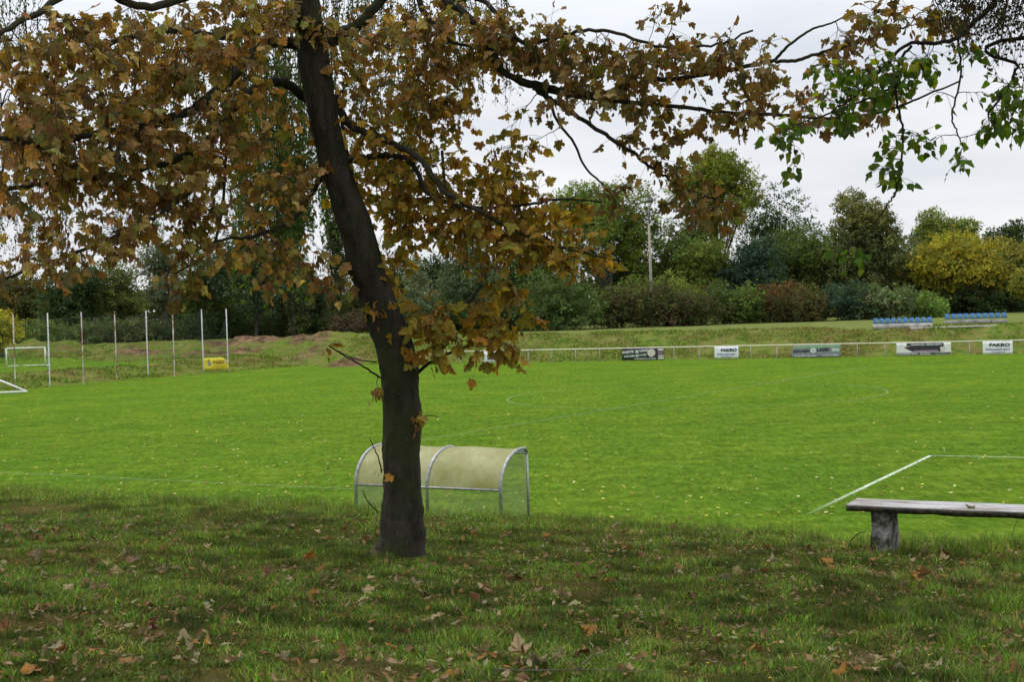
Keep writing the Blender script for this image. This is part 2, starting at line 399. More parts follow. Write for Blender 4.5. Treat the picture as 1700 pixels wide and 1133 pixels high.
def scatter(tmpl, pos_, ydir, ndir, scale, curl=None, stalk=0.0):
    """place copies of a flat template: ydir = tip direction, ndir = face normal"""
    V, T = tmpl; n = len(pos_)
    y = ydir / (np.linalg.norm(ydir, axis=1)[:, None] + 1e-9)
    z = ndir - y * (ndir * y).sum(1)[:, None]; z /= np.linalg.norm(z, axis=1)[:, None] + 1e-9
    x = np.cross(y, z)
    L = np.broadcast_to(V, (n, *V.shape)).copy()
    if curl is not None:
        c1, c2 = curl     # fold along the midrib, roll along its length
        L[:, :, 2] = -np.abs(L[:, :, 0]) * c1[:, None] + (L[:, :, 1] - .3) ** 2 * c2[:, None] + RNG.normal(0, .06, L.shape[:2])
        L[:, :, 0] *= RNG.uniform(.6, 1.08, n)[:, None]; L[:, :, :2] += RNG.normal(0, .02, (*L.shape[:2], 2))
    W = pos_[:, None, :] + scale[:, None, None] * (L[:, :, :1] * x[:, None] + L[:, :, 1:2] * y[:, None] + L[:, :, 2:] * z[:, None])
    F = (T[None] + (np.arange(n) * len(V))[:, None, None]).reshape(-1, 3)
    UV = np.broadcast_to(V[:, :2], (n, len(V), 2)).reshape(-1, 2)
    return W.reshape(-1, 3), F, UV, len(V)
def rndunit(n):
    v = RNG.normal(size=(n, 3)); return v / np.linalg.norm(v, axis=1)[:, None]
def pick(pal, n, var=.18):
    pal = np.array(pal, float); c = pal[RNG.integers(0, len(pal), n)]
    return np.clip(c * np.exp(RNG.normal(0, var * 1.15, (n, 1))) * np.exp(RNG.normal(0, var * .35, (n, 3))), 0, .9)

# ------------------------------------------------------------------ branch skeleton that grows twigs to foliage clusters
class Skel:
    def __init__(s): s.nodes = []; s.mb = MB()
    def branch(s, pts, r0, r1, k=6, n=10, wob=.0):
        c = spline(pts, k)
        if wob: c[1:-1] += RNG.normal(0, wob, (len(c) - 2, 3))
        r = np.linspace(r0, r1, len(c)) if not hasattr(r0, '__len__') else np.interp(np.linspace(0, 1, len(c)), np.linspace(0, 1, len(r0)), r0)
        s.mb.tube(c, r, n); s.nodes += [(*p, rr) for p, rr in zip(c[1:], r[1:])]
        return c
    def grow(s, targets, rt=.0025, maxr=.02, sag=.06):
        """connect each target to the nearest node, closest first"""
        targets = np.asarray(targets); ends = []
        nd = np.array(s.nodes); P_ = list(nd[:, :3]); Rr = list(nd[:, 3])
        arr = np.zeros((len(P_) + len(targets) * 6 + 10, 3)); arr[:len(P_)] = P_; rad = np.zeros(len(arr)); rad[:len(P_)] = Rr; m = len(P_)
        d0 = np.min(np.linalg.norm(targets[:, None, :] - arr[None, :m, :][:, ::2], axis=2), axis=1) if m < 4000 else np.zeros(len(targets))
        for ti in np.argsort(d0):
            q = targets[ti]; dd = np.linalg.norm(arr[:m] - q, axis=1); dd = dd + (rad[:m] < .004) * .12
            j = int(np.argmin(dd)); a = arr[j]; L = np.linalg.norm(q - a)
            rr = min(rad[j] * .75, maxr, .003 + L * .006)
            side = rndunit(1)[0] * L * .10; mid = (a + q) / 2 + side + np.array([0, 0, L * sag])
            c = spline([a, mid, q], 4); c[1:-1] += RNG.normal(0, L * .012, (len(c) - 2, 3))
            s.mb.tube(c, np.linspace(max(rr, rt), rt, len(c)), 5, False)
            for u in (2, 4, 6, 8):
                arr[m] = c[u]; rad[m] = max(rr * (1 - u / 10), rt); m += 1
            dv = c[-1] - c[-3]; ends.append((q, dv / (np.linalg.norm(dv) + 1e-9), c))
        return ends

class Leaves:
    def __init__(s, tmpl): s.t = tmpl; s.V = []; s.F = []; s.U = []; s.C = []; s.n = 0
    def add(s, p, y, n, sc, col, curl=None):
        W, F, U, k = scatter(s.t, p, y, n, sc, curl)
        s.V.append(W); s.F.append(F + s.n); s.U.append(U); s.C.append(np.repeat(col, k, axis=0)); s.n += len(W)
    def build(s, name, mat, parent, loc=None):
        return mesh_obj(name, np.concatenate(s.V), [np.concatenate(s.F)], mat, parent, uv=np.concatenate(s.U), col=np.concatenate(s.C), loc=loc)

def leaf_cluster(L, ends, n_rng, spread, size, pal, droop=.55, upn=.7, stalks=None):
    ps, ys, ns = [], [], []
    for q, dv, c in ends:
        k = int(RNG.integers(*n_rng))
        u = RNG.random(k) ** .6
        base = c[np.clip((u * (len(c) - 1)).astype(int), len(c) // 3, len(c) - 1)]
        off = rndunit(k) * [1, 1, .6] + dv * .7 + [0, 0, -.25]
        off /= np.linalg.norm(off, axis=1)[:, None]; off *= spread * (.35 + RNG.random((k, 1)))
        pp = base + off
        yy = off / np.linalg.norm(off, axis=1)[:, None] + rndunit(k) * .45 + [0, 0, -droop]
        nn_ = rndunit(k) * .75 + [0, 0, upn]
        ps.append(pp); ys.append(yy); ns.append(nn_)
        if stalks is not None:
            for a, b in zip(base, pp): stalks.tube([a, (a + b) / 2 + [0, 0, .01], b], .0016, 3, False)
    ps = np.concatenate(ps); ys = np.concatenate(ys); ns = np.concatenate(ns); n = len(ps)
    L.add(ps, ys, ns, RNG.uniform(*size, n), pick(pal, n), (RNG.uniform(-.15, .75, n), RNG.uniform(-1.0, .7, n)))
    return n
def blob_targets(blobs, floor=None):
    o = []
    for cx, cy, rx, ry, D, dD, n in blobs:
        a = RNG.random(n) * 2 * math.pi; r = np.sqrt(RNG.random(n))
        for x, y, dd in zip(cx + rx * r * np.cos(a), cy + ry * r * np.sin(a), RNG.uniform(-dD, dD, n)):
            o.append(P(x, y, D + dd))
    return np.array(o)

# ================================================================== THE MAPLE
def maple():
    base = ground(664, 922); D0 = base[1]
    root = empty('maple_tree', base, 'large autumn maple with dark leaning trunk and brown leaves beside the dugout', 'tree')
    prof = [(664, 934, 98), (665, 915, 82), (667, 890, 73), (667, 860, 70), (667, 830, 65), (667, 780, 63), (668, 720, 64), (666, 660, 62), (663, 615, 66), (655, 575, 68), (644, 545, 70), (631, 510, 66), (619, 475, 59), (607, 440, 58), (597, 400, 59), (584, 360, 58), (570, 320, 52), (553, 270, 50), (540, 210, 49), (529, 150, 50), (521, 100, 52), (515, 50, 48), (508, 0, 45), (500, -90, 42), (497, -230, 38), (505, -400, 28), (500, -600, 12)]
    pts = [P(x, y, D0 - .0006 * (934 - y)) for x, y, w_ in prof]; rad = [w_ / 2 / FPX * D0 for x, y, w_ in prof]
    _pp = np.array(pts); _tg = np.gradient(_pp, axis=0); _tg /= np.linalg.norm(_tg, axis=1)[:, None]; rad = list(np.array(rad) * np.abs(_tg[:, 2]) ** 1.1 * .97)
    c = spline(pts, 9); r = np.interp(np.linspace(0, len(pts) - 1, len(c)), range(len(pts)), rad)
    V, Q, T = tube(c, r, 56, True)
    m = len(c); ring = V[:m * 56].reshape(m, 56, 3)
    th = np.arange(56) * 2 * math.pi / 56; h = np.arange(m)
    H, TH = np.meshgrid(h, th, indexing='ij')
    dsp = (fbm(TH * 9 / math.pi * 1.5 + 50, H * .22 + 3, 4) - .5) * .022 + (fbm(TH * 2.2 / math.pi + 50, H * .12 + 30, 2) - .5) * .030 + (fbm(TH * 30 / math.pi + 50, H * .9 + 3, 3) - .5) * .012
    dsp[:, -1] = dsp[:, 0] * .5 + dsp[:, -2] * .5
    flare = np.clip(1 - H / 24, 0, 1) ** 2 * (.05 * np.cos(TH * 4 + 1) + .03)
    for (hh, tt, rr, a) in [(96, 1.9, .4, .022), (118, .6, .4, .02), (70, 4.2, .4, .018), (20, 3.2, .5, .03), (30, 3.6, .5, .03)]:
        flare = flare + a * np.exp(-((H - hh) / 5) ** 2 - (((TH - tt + math.pi) % (2 * math.pi) - math.pi) / rr) ** 2)
    nrm = ring - c[:, None, :]; nrm /= np.linalg.norm(nrm, axis=2)[:, :, None] + 1e-9
    ring = ring + nrm * (dsp + flare)[:, :, None]; V[:m * 56] = ring.reshape(-1, 3)
    mesh_obj('trunk', V, [Q, T], M_BARK, root, smooth=True, loc=base)
    S = Skel()
    S.nodes = [(*p, rr * .5) for p, rr in zip(c[60:], r[60:])]
    k = D0 / FPX
    def br(pl, w0, w1, Da, Db, wob=.006):
        if w0 < 7: wob = .0015
        n = len(pl); ds = np.linspace(Da, Db, n)
        return S.branch([P(x, y, d) for (x, y), d in zip(pl, ds)], w0 / 2 * k, w1 / 2 * k, 7, 10, wob)
    D = D0
    br([(512, 165), (470, 136), (434, 141), (388, 180), (353, 226), (300, 262), (200, 288), (100, 300), (0, 318), (-80, 330)], 17, 5, D - .1, D - 2.6)
    br([(498, 72), (455, 70), (430, 80), (400, 112), (360, 150), (320, 182), (260, 205), (200, 215), (130, 226), (60, 240), (0, 228), (-60, 230)], 20, 5, D - .2, D - 3.2)
    br([(490, 45), (450, 42), (380, 62), (300, 50), (220, 60), (150, 100), (165, 140), (175, 200), (186, 252), (205, 285)], 13, 3, D - .3, D - 3.0)
    br([(500, -20), (420, -30), (330, -10), (240, 10), (150, -20), (60, 20), (0, 55), (-60, 70)], 16, 5, D - .3, D - 3.8)
    br([(540, 285), (499, 350), (467, 375), (417, 393), (360, 400), (300, 430)], 9, 3, D - .1, D - 1.4)
    br([(388, 180), (375, 260), (370, 340), (358, 397), (338, 426), (290, 455)], 6, 2, D - .9, D - 1.6)
    br([(353, 226), (330, 300), (286, 340), (249, 365), (200, 392), (110, 425), (30, 455), (-20, 470)], 8, 3, D - 1.1, D - 3.2)
    br([(556, 160), (575, 203), (601, 217), (638, 231), (700, 268), (734, 315), (761, 332), (850, 379), (912, 406), (959, 418), (1005, 428)], 14, 3, D - .1, D - 1.2)
    br([(575, 265), (601, 262), (640, 258), (670, 262), (690, 282), (712, 322), (760, 340), (800, 345), (870, 340), (930, 330), (1000, 335)], 12, 3, D, D - .8)
    br([(734, 250), (741, 320), (765, 370), (790, 405)], 5, 2, D - .4, D - .6)
    br([(545, 72), (575, 52), (600, 36), (640, -10), (690, -60)], 22, 14, D - .1, D)
    br([(640, -10), (700, -40), (740, 0), (768, 18), (800, 53), (820, 90), (839, 122), (888, 139), (941, 152), (994, 156), (1047, 142), (1086, 132), (1118, 131), (1185, 120), (1248, 108), (1284, 102), (1326, 99), (1365, 86), (1418, 72), (1474, 53), (1510, 42)], 14, 3, D - .1, D - 1.6, .004)
    br([(839, 124), (885, 146), (924, 170), (960, 195), (1012, 229), (1047, 251), (1082, 279), (1115, 300), (1150, 318), (1200, 335)], 9, 3, D - .5, D - 1.0)
    br([(885, 146), (960, 160), (1050, 170), (1135, 178), (1206, 187), (1312, 192), (1365, 196), (1435, 192), (1481, 180), (1524, 164), (1594, 134)], 8, 2.5, D - .6, D - 1.8, .003)
    br([(906, 150), (924, 198), (952, 236), (970, 275), (994, 300), (1012, 318), (1025, 345)], 5, 2, D - .7, D - .9)
    br([(740, 0), (800, 0), (839, 42), (870, 70), (930, 60), (1000, 50), (1090, 75), (1180, 75), (1250, 50)], 9, 3, D - .2, D - 1.4)
    br([(690, -60), (698, 7), (719, 39), (747, 67), (790, 80)], 12, 4, D, D - .3)
    br([(1284, 102), (1310, 75), (1345, 50), (1380, 38), (1400, 28)], 5, 2, D - 1.2, D - 1.4)
    br([(560, 165), (590, 300), (640, 330), (690, 330), (760, 330), (800, 360)], 6, 3, D + .3, D + .6)
    # low shoots
    br([(690, 622), (715, 602), (757, 582), (792, 570), (797, 560), (830, 565)], 6, 2, D - .15, D - .5)
    br([(688, 560), (730, 520), (780, 500), (800, 475), (860, 462)], 5, 2, D - .1, D - .6)
    br([(632, 628), (605, 610), (585, 598), (570, 590), (545, 574)], 3.5, 1.8, D - .15, D - .3)
    br([(625, 602), (598, 598), (575, 590), (550, 577)], 2.2, 1.4, D - .2, D - .3)
    br([(634, 785), (628, 760), (618, 738), (613, 727)], 2.5, 1.2, D - .15, D - .25)
    br([(628, 852), (610, 832), (602, 815)], 2.5, 1.2, D - .15, D - .25)
    br([(700, 692), (716, 690), (728, 694)], 2, 1.2, D - .15, D - .2)
    # upper limbs, above the photograph
    for a, hh, L_ in [(200, 7.6, 4.2), (120, 8.0, 3.6), (20, 8.2, 4.4), (300, 7.8, 4.2), (250, 9, 3.6), (60, 9.3, 3.4), (160, 9.8, 3), (330, 10, 2.6), (275, 7.2, 4.6)]:
        a = math.radians(a); j = int(np.argmin(abs(c[:, 2] - hh))); o = c[j]
        S.branch([o, o + [math.cos(a) * L_ * .4, math.sin(a) * L_ * .4, .9], o + [math.cos(a) * L_, math.sin(a) * L_, 1.6]], .06, .015, 6, 7, .02)
    blobs = [
        # left mass
        (60, 150, 75, 70, D - 2.9, .7, 17), (140, 95, 90, 60, D - 2.6, .8, 22), (250, 60, 100, 60, D - 2.0, 1, 24), (360, 40, 90, 55, D - 1.4, 1, 22), (450, 20, 60, 40, D - .8, .6, 12),
        (60, 220, 80, 40, D - 2.9, .7, 16), (160, 190, 100, 60, D - 2.4, .8, 28), (270, 170, 100, 60, D - 1.8, .9, 28), (370, 130, 80, 60, D - 1.2, .8, 22), (440, 200, 60, 60, D - .7, .6, 12),
        (60, 300, 80, 30, D - 2.6, .6, 12), (170, 280, 90, 45, D - 2.2, .7, 22), (280, 270, 90, 55, D - 1.6, .8, 26), (370, 260, 60, 60, D - 1.1, .6, 14), (440, 330, 60, 50, D - .5, .6, 10),
        (120, 350, 70, 30, D - 2.4, .5, 7), (220, 350, 70, 35, D - 1.9, .5, 13), (310, 350, 60, 40, D - 1.5, .6, 14), (90, 420, 80, 26, D - 2.8, .5, 12), (170, 395, 50, 25, D - 2.5, .5, 8), (10, 445, 30, 25, D - 3, .3, 4),
        (340, 410, 60, 35, D - 1.4, .4, 11), (420, 410, 50, 40, D - .9, .5, 9), (500, 400, 45, 50, D - .6, .5, 8), (540, 440, 30, 30, D - .5, .3, 3), (300, 450, 40, 18, D - 1.5, .4, 4), (420, 460, 40, 15, D - .9, .3, 3),
        (20, 60, 30, 25, D - 3, .4, 4), (330, 100, 90, 40, D - 1.7, .7, 14), (120, 20, 70, 15, D - 3, .3, 5), (500, 20, 60, 35, D - .8, .4, 9), (480, 270, 40, 50, D - .4, .4, 8),
        # right of the trunk
        (620, 40, 60, 40, D - .2, .6, 14), (700, 30, 60, 40, D, .6, 16), (780, 30, 70, 40, D - .2, .6, 14), (600, 110, 40, 60, D + .1, .6, 11), (670, 120, 60, 50, D, .7, 17), (750, 100, 60, 50, D - .1, .6, 17), (820, 90, 50, 50, D - .3, .5, 13),
        (620, 200, 50, 50, D - .1, .6, 15), (690, 200, 55, 50, D - .1, .6, 17), (760, 180, 45, 35, D - .2, .5, 10), (620, 300, 55, 55, D + .1, .6, 20), (690, 300, 60, 50, D, .6, 20), (770, 290, 55, 40, D - .3, .5, 13), (650, 390, 55, 50, D + .1, .5, 17),
        (640, 450, 40, 30, D + .1, .3, 6), (720, 370, 50, 40, D - .3, .4, 14), (800, 350, 60, 40, D - .5, .5, 18), (860, 340, 50, 30, D - .6, .4, 13), (830, 410, 60, 30, D - .7, .4, 14), (900, 390, 60, 30, D - .8, .4, 16), (960, 410, 50, 28, D - .9, .4, 12), (1000, 425, 22, 18, D - 1, .3, 3),
        (840, 260, 40, 30, D - .5, .4, 5), (870, 225, 30, 20, D - .5, .4, 3), (930, 330, 50, 12, D - .7, .3, 4), (850, 300, 50, 25, D - .5, .4, 7),
        # long branch to the right
        (870, 50, 60, 40, D - .6, .5, 15), (940, 80, 55, 45, D - .8, .5, 18), (1010, 100, 60, 40, D - .9, .5, 19), (1080, 110, 60, 40, D - 1, .5, 17), (1150, 100, 60, 30, D - 1.1, .5, 15), (1230, 75, 45, 30, D - 1.2, .4, 12), (1260, 130, 45, 25, D - 1.2, .4, 9), (880, 115, 40, 25, D - .6, .3, 7),
        (960, 145, 60, 30, D - .8, .5, 12), (1050, 160, 60, 25, D - .9, .5, 11), (1130, 190, 50, 25, D - 1, .4, 8), (1210, 170, 50, 30, D - 1.1, .4, 10), (1300, 160, 40, 25, D - 1.2, .4, 6), (1370, 175, 50, 25, D - 1.3, .4, 8), (1440, 180, 40, 25, D - 1.4, .4, 5), (1500, 160, 50, 20, D - 1.5, .4, 3), (1070, 230, 40, 20, D - .9, .3, 4),
        (1400, 60, 40, 22, D - 1.5, .4, 6), (1470, 30, 50, 28, D - 1.6, .4, 9), (1540, 15, 45, 20, D - 1.7, .4, 6), (1380, 95, 25, 10, D - 1.4, .2, 2), (1580, 30, 30, 20, D - 1.6, .3, 3),
        (1110, 290, 30, 18, D - 1, .2, 3), (1160, 325, 40, 22, D - 1, .3, 7), (1200, 335, 22, 10, D - 1, .2, 2), (1020, 320, 20, 20, D - .9, .2, 3), (1090, 250, 20, 15, D - .9, .2, 2), (1110, 8, 60, 6, D - 1.2, .3, 3),
        # low cluster and trunk shoots
        (740, 525, 45, 28, D - .4, .3, 8), (790, 500, 40, 20, D - .5, .3, 6), (840, 470, 25, 12, D - .6, .2, 3), (700, 560, 35, 20, D - .4, .2, 5), (770, 560, 40, 18, D - .5, .2, 6), (830, 570, 35, 15, D - .6, .2, 4), (720, 600, 25, 10, D - .4, .1, 1), (800, 590, 30, 10, D - .5, .1, 2), (860, 520, 10, 12, D - .6, .1, 1),
        (545, 573, 6, 3, D - .3, .05, 2), (658, 786, 8, 4, D - .32, .02, 1), (700, 692, 6, 3, D - .3, .03, 1), (632, 655, 3, 6, D - .3, .03, 1), (545, 225, 12, 6, D - .35, .05, 2), (625, 505, 6, 4, D - .4, .03, 1),
    ]
    def thin(b):
        cx, cy, rx, ry, D_, dD, n_ = b
        k = .72 if cx < 560 else (.76 if cx < 850 or cy > 240 else .55)
        if cx < 300 and cy > 270: k = .60
        if cy > 470 and cx > 660: k = .50
        return (cx, cy, rx, ry, D_, dD, max(1, int(round(n_ * k))))
    tg_ = blob_targets([thin(b) for b in blobs])
    gold = np.array([[.42, .245, .03], [.50, .30, .035], [.34, .23, .035], [.42, .20, .03], [.27, .22, .035]]) * [1.02, 1.14, 1.1]
    brown = np.array([[.38, .235, .085], [.26, .155, .055], [.56, .37, .16], [.27, .21, .06], [.38, .18, .07], [.30, .15, .06], [.42, .26, .08], [.14, .095, .04], [.44, .25, .08], [.22, .20, .06]]) * [1.12, 1.24, 1.1]
    ends = S.grow(tg_, .0022, .012)
    L = Leaves(MAPLE); st = MB()
    x, y = proj(np.array([e[0] for e in ends]))
    isg = (x > 560) & (x < 1010) & (y > 180) | (y > 470)
    eg = [e for e, g in zip(ends, isg) if g]; eb = [e for e, g in zip(ends, isg) if not g]
    small = [e for e, yy, xx in zip(ends, y, x) if yy > 560 and xx < 710]
    eg = [e for e in eg if not any(e is s_ for s_ in small)]
    leaf_cluster(L, eg, (6, 11), .18, (.070, .120), gold, stalks=st)  # gold palette: backlit glow right of the trunk put into leaf colour
    lowc = [e for e, xx, yy in zip(ends, x, y) if 470 < yy < 625 and xx > 690]; eg = [e for e in eg if not any(e is q for q in lowc)]; leaf_cluster(L, lowc, (3, 6), .15, (.11, .175), gold * .85, stalks=st)
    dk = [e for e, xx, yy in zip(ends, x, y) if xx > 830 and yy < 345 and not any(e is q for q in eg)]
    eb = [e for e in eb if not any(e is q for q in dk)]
    leaf_cluster(L, dk, (7, 12), .18, (.06, .12), brown * .62, stalks=st)  # backlit dimness of the right-hand band put into a darker leaf colour
    leaf_cluster(L, eb, (7, 13), .20, (.058, .115), brown, stalks=st)
    leaf_cluster(L, small, (2, 4), .04, (.08, .12), gold, stalks=st)
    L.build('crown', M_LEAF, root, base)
    st.build('leaf_stalks', M_TWIG, root, loc=base)
    # seed bunches
    sb = Leaves(OVAL)
    ch = [ends[i] for i in RNG.choice(len(ends), min(len(ends), 620), replace=False)]
    ps, ys = [], []
    for q, dv, cc in ch:
        kk = int(RNG.integers(6, 16)); b = q + RNG.normal(0, .03, 3)
        o = RNG.normal(0, .028, (kk, 3)) * [1, 1, 1.5] - [0, 0, .06]
        ps.append(b + o); ys.append(rndunit(kk) * .45 + [0, 0, -1])
    ps = np.concatenate(ps); ys = np.concatenate(ys); n = len(ps)
    sb.add(ps, ys, rndunit(n), RNG.uniform(.045, .07, n), pick([[.28, .12, .055], [.19, .08, .035], [.28, .14, .06]], n), (RNG.uniform(0, .3, n), RNG.uniform(-.5, .5, n)))
    sb.build('seed_bunches', M_LEAF, root, base)
    # crown above the frame: keeps the bank in shade
    n = 400
    a = RNG.random(n) * 2 * math.pi; rr = 5.2 * np.sqrt(RNG.random(n)); cz = RNG.uniform(6.8, 12.5, n)
    rr *= np.sqrt(np.clip(1 - ((cz - 8.2) / 5) ** 2, .05, 1))
    Tg = np.stack([base[0] - .9 + rr * np.cos(a), base[1] - .6 + rr * np.sin(a), cz], -1)
    xx, yy = proj(Tg); Tg = Tg[(yy < -90)]
    e2 = S.grow(Tg, .003, .02)
    L2 = Leaves(MAPLE_LOW); leaf_cluster(L2, e2, (6, 10), .25, (.15, .22), brown)
    L2.build('upper_crown', M_LEAF, root, base)
    S.mb.build('limbs', M_BARK, root, smooth=True, loc=base)
    return base
MB_BASE = maple()

# ================================================================== neighbouring trees that hang into the picture
def hang_tree(name, label, trunk_xy, h, limbs, strands, leaf_tmpl, leafsize, pal, mat, step=.07, crown=None, bare=False, stiff=0, barkm=None):
    bz = float(terrain(*trunk_xy)); base = np.array([*trunk_xy, bz])
    root = empty(name, base, label, 'tree')
    c = spline([base - [0, 0, .3], base + [.1, 0, h * .35], base + [-.1, .15, h * .7], base + [0, 0, h]], 8)
    V, Q, T = tube(c, np.linspace(.24, .05, len(c)), 16); mesh_obj('trunk', V, [Q, T], barkm or M_BARKBG, root, smooth=True, loc=base)
    S = Skel(); S.nodes = [(*p, .04) for p in c[8:]]
    for pl in limbs:
        pts = [np.array(q, float) for q in pl]
        j = int(np.argmin(abs(c[:, 2] - pts[0][2] + .6))); S.branch([c[j]] + pts, .05, .012, 6, 8, .02)
    L = Leaves(leaf_tmpl); ps, ys = [], []
    for (x0, x1, ya, yb, n, D, dD, slant) in strands:
        for _ in range(n):
            x = random.uniform(x0, x1); d = D + random.uniform(-dD, dD)
            y1 = ya + (yb - ya) * random.uniform(.55, 1.0) if not stiff else random.uniform(ya, yb)
            y0 = ya - 40 - random.random() * 60
            a = P(x - slant, y0, d); b = P(x, y1, d + random.uniform(-.2, .2)); mid = (a + b) / 2 + RNG.normal(0, .06, 3)
            cc = spline([a, mid, b], 10); cc[1:-1] += RNG.normal(0, .010, (len(cc) - 2, 3))
            S.mb.tube(cc, np.linspace(.005, .0016, len(cc)), 4, False)
            # carry the strand from a limb
            nd = np.array(S.nodes); j = int(np.argmin(np.linalg.norm(nd[:, :3] - a, axis=1)))
            o = nd[j, :3]; S.mb.tube(spline([o, (o + a) / 2 + [0, 0, .15], a], 4), np.linspace(.010, .005, 9), 5, False)
            for u in (0, 4): S.nodes.append((*cc[u], .006))
            Ln = np.linalg.norm(b - a); k = int(Ln / step * (2 if not bare else 1.2)); u = RNG.random(k) * (len(cc) - 1.01)
            i = u.astype(int); f = (u - i)[:, None]; q = cc[i] * (1 - f) + cc[i + 1] * f
            ps.append(q + RNG.normal(0, step * .35, (k, 3))); ys.append(rndunit(k) * .8 + [0, 0, -.9])
            # side twiglets
            for _k in range(int(Ln * 3)):
                q0 = cc[random.randrange(4, len(cc))]; dv = rndunit(1)[0] * .16 + np.array([0, 0, -.16]); q1 = q0 + dv
                S.mb.tube([q0, (q0 + q1) / 2 + [0, 0, .01], q1], [.002, .0015, .001], 3, False)
                kk = 5; tt = RNG.random((kk, 1)); ps.append(q0 + dv * tt + RNG.normal(0, .015, (kk, 3))); ys.append(rndunit(kk) * .8 + [0, 0, -.8])
    ps = np.concatenate(ps); ys = np.concatenate(ys); n = len(ps)
    L.add(ps, ys, rndunit(n), RNG.uniform(*leafsize, n), pick(pal, n), (RNG.uniform(0, .4, n), RNG.uniform(-.5, .5, n)))
    L.build('crown', mat, root, base)
    if crown is not None:
        cc, rad3, n = crown
        Tg = cc + rndunit(n) * np.array(rad3) * (RNG.random((n, 1)) ** .35)
        Tg = Tg[~inframe(Tg, 150)]
        e = S.grow(Tg, .003, .02); L2 = Leaves(OVAL); leaf_cluster(L2, e, (9, 14), .35, (.14, .22), pal)
        L2.build('upper_crown', mat, root, base)
    S.mb.build('limbs', M_TWIG, root, smooth=True, loc=base)
    return root, S

GREENF = [[.055, .085, .016], [.075, .11, .018], [.045, .07, .016], [.10, .12, .02]]
hang_tree('birch_tree', 'small leaved green birch whose drooping twigs show behind the maple crown at left', (-10.5, 17.5), 13,
          [[(-8, 17.3, 9), (-5, 17, 9.6), (-1, 17, 9.8), (1.2, 17, 9.4)], [(-8, 15.5, 8.2), (-6, 15, 8.6), (-3.5, 14.6, 8.9)], [(-8.5, 19, 10), (-5, 20, 11)]],
          [(560, 850, -20, 215, 60, 17, .6, 10), (380, 620, -20, 330, 55, 17, .6, -10), (-10, 90, 20, 160, 12, 15.5, .5, 0), (-10, 110, 260, 450, 24, 15.5, .5, 0), (100, 260, 240, 400, 22, 15.5, .5, 0), (230, 440, 150, 400, 48, 16.5, .6, 0)],
          OVAL, (.030, .05), GREENF, M_POP, .05, (np.array([-9, 11, 10.5]), (5, 5.5, 3.4), 260))
hang_tree('ash_tree', 'fresh green leafy tree drooping behind the maple just left of its trunk', (-14, 25), 12,
          [[(-11, 25, 9), (-8, 25, 9.5), (-5, 25, 9.2), (-3, 25, 9)]],
          [(385, 520, 180, 490, 60, 24, .8, 0), (440, 560, 150, 420, 28, 24, .8, 0), (620, 700, 200, 330, 15, 24, .8, 0)],
          OVAL, (.06, .11), [[.055, .095, .014], [.075, .12, .018], [.04, .07, .012]], M_POP, .07)

